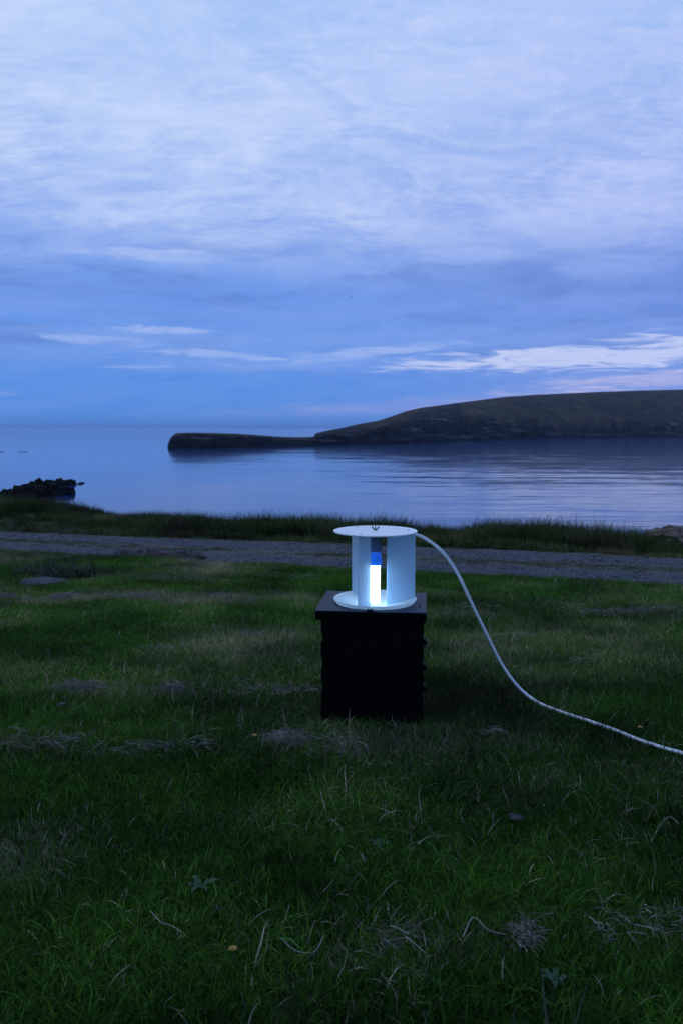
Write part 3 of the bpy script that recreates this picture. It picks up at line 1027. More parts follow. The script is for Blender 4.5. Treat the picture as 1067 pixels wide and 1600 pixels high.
def cuttings():
    """broken rows of mown dead grass, lying loosely in the sward"""
    rows = [(0, 520, 941, 5, 1.0), (655, 800, 957, 3, 1.0), (820, 1067, 962, 5, 0.6), (150, 500, 905, 4, 0.4), (380, 480, 997, 6, 0.9), (230, 470, 1020, 8, 0.5),
            (50, 500, 1086, 6, 0.8), (0, 330, 1180, 9, 0.75), (380, 560, 1170, 9, 1.0), (560, 800, 1165, 9, 0.7), (700, 860, 1010, 8, 0.5), (880, 1067, 1040, 10, 0.45),
            (440, 640, 1478, 14, 0.35), (640, 860, 1484, 16, 0.4), (930, 1067, 1474, 16, 0.4), (230, 340, 1470, 16, 0.5), (0, 120, 1340, 26, 0.5), (960, 1067, 1195, 12, 0.4)]
    r_ = np.random.default_rng(5)
    V = []; rn = []
    for ri, (xa, xb, yc, hw, dn) in enumerate(rows):
        ga, gb = G(xa, yc, False), G(xb, yc, False)
        g1, g2 = G((xa + xb) / 2, yc - hw, False), G((xa + xb) / 2, yc + hw, False)
        wy = abs(g1[1] - g2[1]) / 2
        L_ = math.hypot(gb[0] - ga[0], gb[1] - ga[1])
        n = int(2600 * L_ * dn)
        u = r_.random(n)
        x = ga[0] + (gb[0] - ga[0]) * u; y = ga[1] + (gb[1] - ga[1]) * u + (fbm(u * L_ * 2.5, u * 0 + ri, 3, 7) - 0.5) * wy * 2.5 + r_.normal(0, 1, n) * wy * 0.7
        keep = fbm(x * 3.5, y * 5.0, 4, 100 + ri) > (0.52 + 0.10 * r_.random(n))
        x, y = x[keep], y[keep]; n = len(x)
        lump = sstep(fbm(x * 5, y * 5, 3, 200 + ri), 0.45, 0.75)
        z = height(x, y) + 0.022 + r_.random(n) * (0.012 + 0.03 * lump)
        th = r_.normal(0, 1.0, n) + np.where(r_.random(n) < .5, 3.14, 0); pit = r_.normal(0.0, 0.35, n)
        L = 0.010 + 0.042 * r_.random(n) ** 1.6
        ww = 0.0005 + 0.0006 * r_.random(n); cu = r_.normal(0, 1.3, n); rv = r_.random(n) ** 1.4
        st = []
        for k_ in range(4):
            st.append(np.stack([x, y, z - ww], 1)); st.append(np.stack([x + ww * .6, y - ww * .4, z + ww], 1))
            x = x + np.cos(th) * L / 3; y = y + np.sin(th) * L / 3; z = z + np.sin(pit) * L / 3
            th = th + cu / 3; pit = pit - 0.3
        V.append(np.stack(st, 1).reshape(-1, 3)); rn.append(np.repeat(rv, 8))
    V = np.concatenate(V); rn = np.concatenate(rn)
    m_ = len(V) // 8
    b0 = np.arange(m_)[:, None, None] * 8
    Fq = (b0 + np.array([[0, 1, 3, 2], [2, 3, 5, 4], [4, 5, 7, 6]])[None]).reshape(-1, 4)
    me = np_mesh('mown_cuttings', V, Fq)
    at = me.attributes.new('rnd', 'FLOAT', 'POINT'); at.data.foreach_set('value', rn[:len(me.vertices)].astype(np.float32))
    print('cuttings', m_)
    tag(link('mown_cuttings', me, M_straw), 'faint broken rows of dead grass cuttings across the lawn', 'grass cuttings', kind='stuff')
cuttings()

# single curled dry grass stalks in the foreground
for i, (pts_, lab) in enumerate([([(722, 1492), (738, 1466), (760, 1476), (788, 1480)], 'bent pale dry stalk beside the small knot of dead grass'),
                                 ([(236, 1456), (252, 1468), (268, 1466), (284, 1482)], 'wavy pale dry stalk low on the left of the foreground'),
                                 ([(440, 1502), (460, 1508), (490, 1506), (506, 1494)], 'thin curved dry stalk low in the middle of the foreground'),
                                 ([(945, 1466), (962, 1480), (985, 1484), (1006, 1492)], 'pale dry stalk at the lower right below the knot of dead grass'),
                                 ([(1016, 1330), (1030, 1306), (1044, 1302), (1058, 1308)], 'arched pale stem near the right edge above the foreground')]):
    P3 = []
    for k_, (px, py) in enumerate(pts_):
        gx, gy, gz = G(px, py)
        P3.append((gx, gy, gz + 0.030 + 0.010 * math.sin(k_ * 1.7 + i)))
    V, Fc = tube_mesh(spline(P3, 6), 0.0007, 6)
    me = bpy.data.meshes.new('dry_stalk'); me.from_pydata(V, [], Fc)
    at = me.attributes.new('rnd', 'FLOAT', 'POINT'); at.data.foreach_set('value', np.full(len(me.vertices), 0.5, np.float32))
    tag(link('dry_stalk', me, M_straw), lab, 'twig', 'dry stalks in the foreground grass')


# rush tussocks
def tussock(px, py, h, n, rad, lab, seed, name='rush_tussock'):
    gx, gy, gz = G(px, py)
    V, Fq, rn, tp = blades(n, rad, h * 0.45, h, 0.006, 0.8, 0.9, 4, 0.0, seed)
    me = np_mesh(name, V, Fq)
    at = me.attributes.new('rnd', 'FLOAT', 'POINT'); at.data.foreach_set('value', rn[:len(me.vertices)])
    o = link(name, me, M_rush, loc=(gx, gy, gz))
    tag(o, lab, 'tussock', 'dark rush tussocks')
tussock(262, 828, 0.36, 420, 0.24, 'dark rush tussock standing highest on the bank left of the middle', 401)
tussock(105, 905, 0.20, 380, 0.22, 'dark tussock behind the flat grey slab on the left lawn', 402)
tussock(62, 900, 0.15, 260, 0.20, 'low tussock left of the darker one beside the flat slab', 403)
tussock(1010, 866, 0.14, 180, 0.12, 'small tussock at the left foot of the brown boulder', 404)
tussock(860, 838, 0.24, 220, 0.18, 'dark tussock on the bank to the right of the cable', 405)
tussock(215, 868, 0.12, 260, 0.26, 'flattened dark tussock at the near edge of the track', 406)
tussock(285, 870, 0.12, 240, 0.22, 'flattened dark tussock over the bare peat by the track', 407)


# ------------------------------------------------------------------ stones
def rock_mesh(name, sx, sy, sz, seed, sub=3, rough=0.35, flat_base=-0.25, freq=1.4, flats=False):
    from mathutils import noise as mn
    bm = bmesh.new()
    bmesh.ops.create_icosphere(bm, subdivisions=sub, radius=1)
    off = Vector((seed * 3.17, seed * 1.31, seed * 2.11))
    for v in bm.verts:
        n = v.co.normalized()
        d = 1 + rough * (mn.fractal(n * freq + off, 1.0, 2.0, 5) ) + 0.12 * mn.noise(n * freq * 4 + off)
        if flats:
            d += 0.15 * (abs(mn.noise(n * 2.5 + off)) - 0.2)
        v.co = Vector((n.x * d * sx, n.y * d * sy, max(n.z * d, flat_base) * sz))
    return bm

gx, gy, gz = G(1052, 868)
o = bm_obj('boulder', rock_mesh('boulder', 0.37, 0.34, 0.22, 3, 5, 0.30, flats=True, freq=1.7), M_boulder, loc=(gx + 0.10, gy + 0.40, gz + 0.13), smooth=True)
tag(o, 'low brown ridged boulder on the bank at the right edge', 'boulder')
gx, gy, gz = G(68, 915)
o = bm_obj('stone_slab', rock_mesh('stone_slab', 0.17, 0.13, 0.025, 5, 3, 0.2), M_stone, loc=(gx, gy, gz + 0.03), smooth=True)
tag(o, 'flat grey stone slab lying in front of a dark tussock', 'stone')
for px, py, w, lab, sd_ in [(98, 1112, 13, 'small grey stone just below the long matted clump of dead grass', 6),
                        (805, 1293, 20, 'flat bluish stone sunk in the lawn right of the middle foreground', 7),
                        (298, 880, 16, 'pale stone between the bare peat and the withered patch', 8),
                        (290, 900, 12, 'small pale stone lying below the pale stone by the peat', 9),
                        (265, 836, 9, 'white stone at the foot of the bank by the track', 11),
                        (450, 838, 24, 'long low stone in the bank just left of the white disc', 12)]:
    gx, gy, gz = G(px, py)
    s = gy / F * w * 0.62
    o = bm_obj('stone', rock_mesh('stone', s, s * 0.8, s * (0.45 if py < 1200 else 0.22), sd_, 3, 0.25), M_stone, loc=(gx, gy, gz + s * 0.22 + (0.02 if py > 1000 else 0.01)), smooth=True)
    tag(o, lab, 'stone', 'stones on the lawn and bank')
gx, gy, gz = G(255, 874)
o = bm_obj('peat_clod', rock_mesh('peat_clod', 0.42, 0.22, 0.05, 15, 4, 0.3), M_clod, loc=(gx, gy, gz + 0.01), smooth=True)
tag(o, 'patch of bare dark peat at the near edge of the track', 'bare soil')


# ------------------------------------------------------------------ small plants in the foreground
def dandelion(px, py, lab, s=1.0):
    gx, gy, gz = G(px, py)
    r = empty('yellow_flower', (gx, gy, gz))
    tag(r, lab, 'flower', 'small yellow flowers in the lawn')
    hz_ = 0.05
    V, Fc = tube_mesh([(0, 0, 0), (0.003, 0, hz_ * 0.5), (0.002, -0.004, hz_)], 0.0011, 6)
    me = bpy.data.meshes.new('stem'); me.from_pydata(V, [], Fc); link('stem', me, M_leaf, r)
    bm = bmesh.new()
    for ring, (cnt, rad) in enumerate([(14, 0.012), (10, 0.008)]):
        for i in range(cnt):
            a = 2 * math.pi * i / cnt + ring * 0.2
            c_, s_ = math.cos(a), math.sin(a)
            w = 0.0016
            z = hz_ + ring * 0.002
            v1 = bm.verts.new((0.002 - s_ * w * .5, -0.004 + c_ * w * .5, z)); v2 = bm.verts.new((0.002 + s_ * w * .5, -0.004 - c_ * w * .5, z))
            v3 = bm.verts.new((0.002 + c_ * rad * s + s_ * w, -0.004 + s_ * rad * s - c_ * w, z + 0.003)); v4 = bm.verts.new((0.002 + c_ * rad * s - s_ * w, -0.004 + s_ * rad * s + c_ * w, z + 0.003))
            bm.faces.new((v1, v2, v3, v4))
    bm_obj('petals', bm, M_yellow, r)
dandelion(397, 1176, 'yellow dandelion head among the wide tangle of dead grass', 0.75)
dandelion(363, 1525, 'yellow flower head low in the bottom left foreground', 0.6)
dandelion(996, 1163, 'tiny yellow flower just above the white cable at the right', 0.6)

def leafplant(px, py, n, L, lab, m_=None, seed=0, name='broadleaf_weed', cat='weed', up=0.6):
    r_ = random.Random(seed)
    gx, gy, gz = G(px, py)
    r = empty(name, (gx, gy, gz))
    tag(r, lab, cat)
    for i in range(n):
        a = 2 * math.pi * i / n + r_.uniform(-.3, .3)
        l = L * r_.uniform(0.7, 1.15); w = l * 0.30
        bm = bmesh.new(); rows = []
        for k_ in range(7):
            f = k_ / 6
            rr = l * f; z = 0.02 + math.sin(f * 2.2) * l * up * 0.5
            hw = w * math.sin(min(1, f * 1.02 + 0.04) * math.pi) ** 0.7 * 0.5 + 0.0006
            c_, s_ = math.cos(a), math.sin(a)
            rows.append([bm.verts.new((c_ * rr - s_ * hw * j, s_ * rr + c_ * hw * j, z + abs(j) * hw * 0.35 + (0.002 * math.sin(k_ * 2 + j)))) for j in (-1, 0, 1)])
        for A, B in zip(rows[:-1], rows[1:]):
            for j in range(2): bm.faces.new((A[j], A[j + 1], B[j + 1], B[j]))
        bm_obj('leaf', bm, m_ or M_leaf, r, smooth=True)
leafplant(592, 1335, 7, 0.026, 'low rosette of broad leaves in the middle foreground', seed=1)
leafplant(315, 1402, 6, 0.036, 'broad-leaved rosette in a dark hollow at the left foreground', seed=2)
leafplant(340, 1438, 3, 0.014, 'pale little leaves just below the rosette in the hollow', seed=3)
leafplant(865, 1555, 6, 0.026, 'broad-leaved weed at the bottom right of the lawn', seed=5)
leafplant(572, 1172 + 6, 4, 0.018, 'small leafy weed on the worn grass in front of the box', seed=6)
leafplant(641, 1310, 1, 0.014, 'single orange dead leaf caught in the grass', M_orange, 4, 'dead_leaf', 'leaf', up=1.2)


# ------------------------------------------------------------------ sea
def make_sea():
    ys = [8, 30, 60, 120, 240, 500, 1000, 2500, 6000, 15000, 40000, 90000]
    xs = [-90000, -30000, -9000, -3000, -1000, -300, -100, 0, 100, 300, 1000, 3000, 9000, 30000, 90000]
    X, Y = np.meshgrid(np.array(xs, float), np.array(ys, float), indexing='ij')
    V = np.stack([X.ravel(), Y.ravel(), np.full(X.size, SEA_Z)], 1)
    o = link('sea', np_mesh('sea', V, grid_faces(len(xs), len(ys))), M_sea)
    tag(o, kind='structure')
make_sea()

def make_haze():
    bm = bmesh.new()
    box(bm, -91000, 91000, -300, 91000, SEA_Z - 6, 75)
    m_ = bpy.data.materials.new('haze'); m_.use_nodes = True
    m_.node_tree.nodes.clear()
    t = NT(m_.node_tree)
    out = t.new('ShaderNodeOutputMaterial'); pv = t.new('ShaderNodeVolumePrincipled')
    pv.inputs['Color'].default_value = (0.50, 0.70, 1.0, 1)
    pv.inputs['Density'].default_value = HAZE
    pv.inputs['Anisotropy'].default_value = 0.65
    t.l.new(pv.outputs[0], out.inputs['Volume'])
    o = bm_obj('haze', bm, m_)
    tag(o, 'thin blue evening haze lying over the bay', 'haze', kind='stuff')
HAZE = 0.00008
make_haze()


# ------------------------------------------------------------------ headland
def sea_dist(py):                      # forward distance at which the water shows at a pixel row
    a = math.atan((py - 800) / F) + PITCH
    return (CAM_Z - SEA_Z) / math.tan(a)

def make_headland():
    sky_pts = np.array([(264, 697), (266, 690), (269, 684), (274, 679), (280, 676.5), (300, 676), (340, 676.5), (370, 677.5), (400, 679.5), (430, 682), (455, 683), (480, 683), (490, 682.5),
                        (493.5, 677), (510, 673), (535, 668.5), (559, 662.5), (575, 660), (588, 657.5), (600, 654), (615, 649), (633, 642.5), (655, 637.5), (683, 634), (720, 629), (783, 621), (830, 617.5), (883, 615),
                        (940, 612.5), (1000, 610.5), (1067, 609), (1200, 606), (1500, 604), (2000, 612)], float)
    wat_pts = np.array([(264, 701.5), (300, 701), (340, 700.5), (400, 699), (490, 696.5), (560, 695), (640, 693), (720, 689), (800, 686.5), (900, 684.5), (1067, 683), (1300, 681.5), (2000, 680)], float)
    pxs = np.unique(np.concatenate([np.arange(264, 300, 0.8), np.arange(300, 640, 1.6), np.arange(640, 1120, 1.8), np.arange(1120, 2000, 8), [492.0, 492.8, 493.6]]))
    NV = 120
    CL = np.zeros((len(pxs), NV))
    V = np.zeros((len(pxs), NV, 3))
    for i, px in enumerate(pxs):
        yt = np.interp(px, sky_pts[:, 0], sky_pts[:, 1])
        yw = np.interp(px, wat_pts[:, 0], wat_pts[:, 1])
        dw = sea_dist(yw)
        kx = (px - 533) / F / math.cos(PITCH)
        low = np.interp(px, [264, 492, 560, 760, 1067, 2000], [0, 0, 0.25, 1, 1, 1])
        depth = 26 + 300 * low
        dr = dw + depth                                             # ridge
        at_ = math.atan((yt - 800) / F) + PITCH
        zr = CAM_Z - dr * math.tan(at_)
        H = max(zr - SEA_Z, 0.3)
        # cliff that runs up with coves and buttresses
        cl = np.interp(px, [264, 300, 490, 560, 620, 700, 760, 850, 1000, 2000], [0.86, 0.9, 0.70, 0.62, 0.55, 0.48, 0.36, 0.22, 0.16, 0.15])
        cl *= 0.75 + 0.5 * float(fbm(px / 38, 3.3, 3, 4))
        cl = min(cl, 0.93)
        cdep = (5 + 14 * low) / depth
        f = np.concatenate([np.linspace(0, cdep, 34), np.linspace(cdep, 1, 56)[1:], np.linspace(1, 2.2, NV - 88)[1:]])
        assert len(f) == NV
        cove = (float(fbm(px / 30.0, 1.1, 4, 6)) - 0.5) * (8 + 34 * low)
        for j, u in enumerate(f):
            if u <= cdep:
                s_ = u / cdep
                h = H * cl * (s_ ** 0.75)
            elif u <= 1:
                s_ = (u - cdep) / (1 - cdep)
                h = H * (cl + (1 - cl) * (1 - (1 - s_) ** 1.8))
            else:
                h = H * (1 - ((u - 1) / 1.2) ** 1.5 * 1.15)
            d = dw + u * depth + cove * max(0, 1 - u * 1.6) 
            x = kx * d
            g = (float(vnoise(px / 9.0, j / 9.0, 2)) - 0.5)
            if j > 0 and u < 0.85:
                h += (g * 0.20 + (float(fbm(px / 22.0, j / 30.0, 3, 71)) - 0.5) * 0.22 * (u > cdep * 0.6) + (float(vnoise(px / 3.1, j / 3.0, 22)) - 0.5) * 0.05) * H * (1 - u) * (0.35 + 0.65 * (u < cdep * 2.2))
                d += g * (3 + 9 * low) * (u < 0.4)
            bnd = np.interp(px, [264, 492, 560, 600, 640, 680, 700, 714, 722, 760, 790, 850, 1067, 2000], [1.3, 1.1, 0.85, 0.72, 0.70, 0.80, 0.95, 1.1, 0.45, 0.50, 0.30, 0.24, 0.20, 0.2])
            hf = h / H if u <= 1 else 1.0
            nn = (float(fbm(px / 13.0 + hf * 2.0, hf * 3.0, 4, 81)) - 0.5) * 0.9
            CL[i, j] = float(sstep(bnd + nn * (0.35 + 0.3 * low) - hf, -0.04, 0.06)) * (1 if low > 0 or hf < 0.9 else 0)
            V[i, j] = (x, d, SEA_Z - 0.4 + h * 1.0 + 0.4 * (h > 0.4))
        V[i, 0, 2] = SEA_Z - 1.0
    me = np_mesh('headland', V.reshape(-1, 3), grid_faces(len(pxs), NV), True)
    at = me.attributes.new('cliff', 'FLOAT', 'POINT'); at.data.foreach_set('value', CL.ravel().astype(np.float32))
    o = link('headland', me, M_head)
    tag(o, kind='structure')
make_headland()


# ------------------------------------------------------------------ skerries off the left shore
def skerry_rock(px, py, wpx, hpx, dep, seed, lab, parent=None, sub=4, name='skerry', grp='skerries off the left shore', yoff=0):
    d = sea_dist(py) + yoff
    s = d / F
    x = (px - 533) / F / math.cos(PITCH) * d
    bm = rock_mesh(name, wpx * s / 2, dep / 2, hpx * s * 1.15, seed, sub, 0.42, -0.2, 1.6, True)
    o = bm_obj(name, bm, M_skerry, parent, loc=(x, d, SEA_Z + 0.02), smooth=False)
    if parent is None: tag(o, lab, 'rock', grp)
    return o

root = empty('rock_outcrop', ((30 - 533) / F * sea_dist(786), sea_dist(786), SEA_Z))
tag(root, 'jagged black rock outcrop in the water beyond the left bank', 'rock outcrop')
bpy.context.view_layer.update()
inv_ = root.matrix_world.inverted()
for (px, py, w, h, dep, sd_) in [(30, 789, 62, 20, 5, 21), (46, 780, 60, 19, 6, 22), (58, 776, 44, 20, 6, 23), (80, 768, 44, 13, 6, 24), (90, 765, 22, 12, 4, 25), (66, 787, 30, 9, 4, 26),
                                 (22, 785, 34, 16, 5, 27), (84, 775, 20, 7, 3, 28), (38, 786, 40, 22, 4, 29), (62, 763, 16, 12, 3, 36), (93, 759, 18, 9, 3, 37), (100, 765, 16, 7, 3, 38)]:
    o = skerry_rock(px, py, w, h, dep, sd_, '', root, 4, 'rock')
    o.matrix_parent_inverse = inv_
for a in [(108, 757, 26, 6, 5, 31, 'rounded black rock off the tip of the outcrop'),
          (128, 756, 7, 2, 3, 32, 'smallest black rock, farthest right of the outcrop'),
          (104, 772, 24, 9, 5, 33, 'black rock below the rounded one, right of the outcrop'),
          (83, 781, 12, 3, 2, 34, 'low flat black rock just under the outcrop'),
          (4, 779, 14, 11, 4, 35, 'black rock at the left edge beside the outcrop')]:
    skerry_rock(*a)
skerry_rock(3, 706, 14, 0.45, 6, 41, 'faint far reef at the left edge of the picture', grp='far reefs')
skerry_rock(40, 706, 13, 0.35, 6, 42, 'faint far reef a little in from the left edge', grp='far reefs')


# ------------------------------------------------------------------ black box
LID_Z = 0.364
B = empty('black_box', (BOX_C[0], BOX_C[1], 0.0), BOX_YAW)
tag(B, 'square black box of slotted panels standing on the lawn', 'box')
LW, LD = 0.356, 0.318
OX = 0.005                       # the body sits slightly right of the lid's centre
bw, bd = 0.330, 0.296
x0, x1, y0, y1 = OX - bw / 2, OX + bw / 2, -bd / 2, bd / 2
zb, zt = 0.034, LID_Z - 0.030
TH = 0.006

def slotted_panel(wid, z0, z1, slots, thick, gap):
    """a flat panel in XZ (centre x = 0) whose side edges carry notches"""
    bm = bmesh.new()
    left, right = [], []
    for (a, b_) in slots:
        left += [(-wid / 2, a), (-wid / 2 + gap, a), (-wid / 2 + gap, b_), (-wid / 2, b_)]
        right += [(wid / 2, a), (wid / 2 - gap, a), (wid / 2 - gap, b_), (wid / 2, b_)]
    outline = [(-wid / 2, z0)] + left + [(-wid / 2, z1), (wid / 2, z1)] + list(reversed(right)) + [(wid / 2, z0)]
    vs = [bm.verts.new((x, -thick / 2, z)) for x, z in outline]
    f = bm.faces.new(vs)
    r = bmesh.ops.extrude_face_region(bm, geom=[f])
    for v in r['geom']:
        if isinstance(v, bmesh.types.BMVert): v.co.y += thick
    bmesh.ops.recalc_face_normals(bm, faces=bm.faces)
    return bm

slots_f = [(0.088, 0.118), (0.172, 0.202), (0.258, 0.286)]
bm = slotted_panel(bw, zb, zt, slots_f, TH, 0.004)
bm_obj('front_panel', bm, M_black, B, (OX, y0 + TH / 2, 0))
bm = slotted_panel(bw, zb, zt, slots_f, TH, 0.004)
bm_obj('back_panel', bm, M_black, B, (OX, y1 - TH / 2, 0))
for s in (-1, 1):
    xs_ = OX + s * (bw / 2 - 0.013)
    bm = slotted_panel(bd - 2 * TH - 0.002, zb, zt, slots_f, TH, 0.008)
    o = bm_obj('side_panel', bm, M_black, B, (xs_, 0, 0)); o.rotation_euler = (0, 0, math.pi / 2)
    for zc in ((0.268, 0.168, 0.070) if s < 0 else (0.318, 0.232, 0.146, 0.072)):
            yy = 0.0
            bm = bmesh.new()
            # a wedge-shaped tab that comes through the side panel
            xa, xb = xs_ + s * TH / 2, OX + s * (bw / 2 + (0.006 if s < 0 else 0.010))
            prof = [(xa, zc - 0.013), (xb, zc - 0.010), (xb, zc + 0.002), (xa + s * 0.006, zc + 0.013), (xa, zc + 0.013)]
            va_ = [bm.verts.new((x, yy - 0.02, z)) for x, z in prof]
            vb_ = [bm.verts.new((x, yy + 0.02, z)) for x, z in prof]
            bm.faces.new(va_); bm.faces.new(list(reversed(vb_)))
            for i in range(5): bm.faces.new((va_[i], vb_[i], vb_[(i + 1) % 5], va_[(i + 1) % 5]))
            bmesh.ops.recalc_face_normals(bm, faces=bm.faces)
            bm_obj('tab', bm, M_black, B)
bm = bmesh.new(); box(bm, x0 - 0.003, x1 + 0.003, y0 - 0.003, y1 + 0.003, -0.004, 0.0335, 0.0012)
bm_obj('plinth', bm, M_black, B)
# lid: a square sheet with a round hole, and a lip below it
bm = bmesh.new()
N_ = 64
HR = 0.1348
outer = []; inner = []
for i in range(N_):
    a = 2 * math.pi * (i + 0.5) / N_
    c_, s_ = math.cos(a), math.sin(a)
    k_ = min((LW / 2) / abs(c_), (LD / 2) / abs(s_))
    outer.append((c_ * k_, s_ * k_)); inner.append((c_ * HR + 0.005, s_ * HR))
for cx in (-1, 1):
    for cy in (-1, 1):
        j = min(range(N_), key=lambda q_: (outer[q_][0] - cx * LW / 2) ** 2 + (outer[q_][1] - cy * LD / 2) ** 2)
        outer[j] = (cx * LW / 2, cy * LD / 2)
def ring(pts, z): return [bm.verts.new((x, y, z)) for x, y in pts]
ot, it = ring(outer, LID_Z), ring(inner, LID_Z)
ob, ib = ring(outer, LID_Z - 0.005), ring(inner, LID_Z - 0.005)
for i in range(N_):
    j = (i + 1) % N_
    bm.faces.new((ot[i], ot[j], it[j], it[i])); bm.faces.new((ob[j], ob[i], ib[i], ib[j]))
    bm.faces.new((ob[i], ob[j], ot[j], ot[i])); bm.faces.new((it[i], it[j], ib[j], ib[i]))
bmesh.ops.recalc_face_normals(bm, faces=bm.faces)
lid = bm_obj('lid', bm, M_lid, B)
for (a0, a1, b0, b1) in [(-LW / 2 + 0.001, LW / 2 - 0.001, -LD / 2 + 0.001, -LD / 2 + 0.007), (-LW / 2 + 0.001, LW / 2 - 0.001, LD / 2 - 0.007, LD / 2 - 0.001),
                         (-LW / 2 + 0.001, -LW / 2 + 0.007, -LD / 2 + 0.0075, LD / 2 - 0.0075), (LW / 2 - 0.007, LW / 2 - 0.001, -LD / 2 + 0.0075, LD / 2 - 0.0075)]:
    bm = bmesh.new(); box(bm, a0, a1, b0, b1, LID_Z - 0.031, LID_Z - 0.0053)
    bm_obj('lid_lip', bm, M_black, B)
bm = bmesh.new(); box(bm, 0.154, 0.158, -0.085, -0.030, LID_Z + 0.0004, LID_Z + 0.0026)
bm_obj('lid_key', bm, M_black, B)
bm = bmesh.new(); box(bm, -0.012, 0.008, -LD / 2 - 0.0008, -LD / 2 + 0.018, LID_Z + 0.0004, LID_Z + 0.0050, 0.0008)
bm_obj('front_catch', bm, M_black, B)


# ------------------------------------------------------------------ lit trap head standing in the lid
T = empty('insect_light_trap', (BOX_C[0] + 0.005, BOX_C[1], LID_Z + 0.0), BOX_YAW * 0)
tag(T, 'white three-vaned light trap head with a glowing tube, set in the box lid', 'light trap')
z0_ = -LID_Z
RIM_R, RIM_Z = 0.140, 0.376 - LID_Z
bm = bmesh.new()
prof = [(0.029, -0.085), (0.0292, -0.018), (RIM_R - 0.0015, RIM_Z), (RIM_R, RIM_Z), (RIM_R + 0.0005, RIM_Z - 0.0015), (0.1340, 0.0006), (0.1300, -0.003), (0.0315, -0.021), (0.0312, -0.085)]
lathe(bm, prof, 40, close=True)
bmesh.ops.recalc_face_normals(bm, faces=bm.faces)
fo = bm_obj('funnel', bm, M_funnel, T)
TOPZ = 0.606 - LID_Z
bm = bmesh.new()
rg = lathe(bm, [(0.1395, TOPZ - 0.0042), (0.1402, TOPZ - 0.0036), (0.1402, TOPZ - 0.0006), (0.1396, TOPZ)], 96)
cap(bm, rg[0], True); cap(bm, rg[-1])
bm_obj('rain_cover', bm, M_disc, T)
RIN, ROUT = 0.0395, 0.1355
for k_, a in enumerate((4, 124, 244)):
    a = R(a)
    def cz(r): return -0.018 + (r - 0.0292) / (RIM_R - 0.0292) * (RIM_Z + 0.018)
    bm = bmesh.new()
    th = 0.0013
    pr = [(RIN, cz(RIN) - 0.002), (ROUT, cz(ROUT) - 0.001), (ROUT, TOPZ - 0.0050), (RIN, TOPZ - 0.0050)]
    A = [bm.verts.new((r, -th, z)) for r, z in pr]; Bv = [bm.verts.new((r, th, z)) for r, z in pr]
    bm.faces.new(A); bm.faces.new(list(reversed(Bv)))
    for i in range(4): bm.faces.new((A[i], Bv[i], Bv[(i + 1) % 4], A[(i + 1) % 4]))
    bmesh.ops.recalc_face_normals(bm, faces=bm.faces)
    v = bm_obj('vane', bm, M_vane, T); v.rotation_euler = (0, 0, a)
    # angle clip and screw under the cover
    bm = bmesh.new(); box(bm, 0.118, 0.124, -0.0050, -0.0014, TOPZ - 0.017, TOPZ - 0.0052)
    c2 = bm_obj('clip', bm, M_steel, T); c2.rotation_euler = (0, 0, a)
    bm = bmesh.new(); rr = lathe(bm, [(0.0032, TOPZ + 0.0002), (0.0030, TOPZ + 0.0016)], 10, 0.112, -0.003); cap(bm, rr[1]); 
    c3 = bm_obj('screw', bm, M_steel, T); c3.rotation_euler = (0, 0, a)
# bracket, bolt, lamp
bm = bmesh.new()
lathe(bm, [(0.0205, 0.530 - LID_Z), (0.0205, TOPZ - 0.0052), (0.0190, TOPZ - 0.0052), (0.0190, 0.530 - LID_Z)], 20, close=True, ang0=R(-5), ang1=R(185))
bmesh.ops.recalc_face_normals(bm, faces=bm.faces)
bm_obj('lamp_bracket', bm, M_bracket, T)
bm = bmesh.new()
rr = lathe(bm, [(0.0040, TOPZ - 0.024), (0.0040, TOPZ - 0.0055)], 12); cap(bm, rr[0], True); cap(bm, rr[1])
for s in (-1, 1):
    box(bm, s * 0.004 - 0.001, s * 0.004 + 0.001, -0.0015, 0.0015, TOPZ - 0.032, TOPZ - 0.0242)
bm_obj('bolt', bm, M_black, T)
# wing nut: a small boss with two upswept wings and the end of the bolt
bm = bmesh.new()
rr = lathe(bm, [(0.0062, TOPZ + 0.0003), (0.0050, TOPZ + 0.006), (0.0035, TOPZ + 0.0075)], 14); cap(bm, rr[0], True); cap(bm, rr[-1])
rr = lathe(bm, [(0.0018, TOPZ + 0.0078), (0.0018, TOPZ + 0.0165)], 8); cap(bm, rr[0], True); cap(bm, rr[-1])
for s in (-1, 1):
    prof = [(0.003, 0.002), (0.0055, 0.0015), (0.0135, 0.011), (0.0128, 0.016), (0.0095, 0.0145), (0.0045, 0.0065)]
    A = [bm.verts.new((s * x, -0.0012, TOPZ + z)) for x, z in prof]; Bv = [bm.verts.new((s * x, 0.0012, TOPZ + z)) for x, z in prof]
    bm.faces.new(A); bm.faces.new(list(reversed(Bv)))
    for i in range(6): bm.faces.new((A[i], Bv[i], Bv[(i + 1) % 6], A[(i + 1) % 6]))
bmesh.ops.recalc_face_normals(bm, faces=bm.faces)
wn = bm_obj('wing_nut', bm, M_steel, T); wn.rotation_euler = (0, 0, R(-12))
bm = bmesh.new()
rr = lathe(bm, [(0.017, 0.4875 - LID_Z), (0.0195, 0.489 - LID_Z), (0.0205, 0.493 - LID_Z), (0.0205, 0.515 - LID_Z), (0.0192, 0.520 - LID_Z), (0.0192, 0.5285 - LID_Z), (0.012, 0.5295 - LID_Z)], 28)
cap(bm, rr[0], True); cap(bm, rr[-1])
cp = bm_obj('lamp_base', bm, M_cap, T, smooth=True)
bm = bmesh.new()
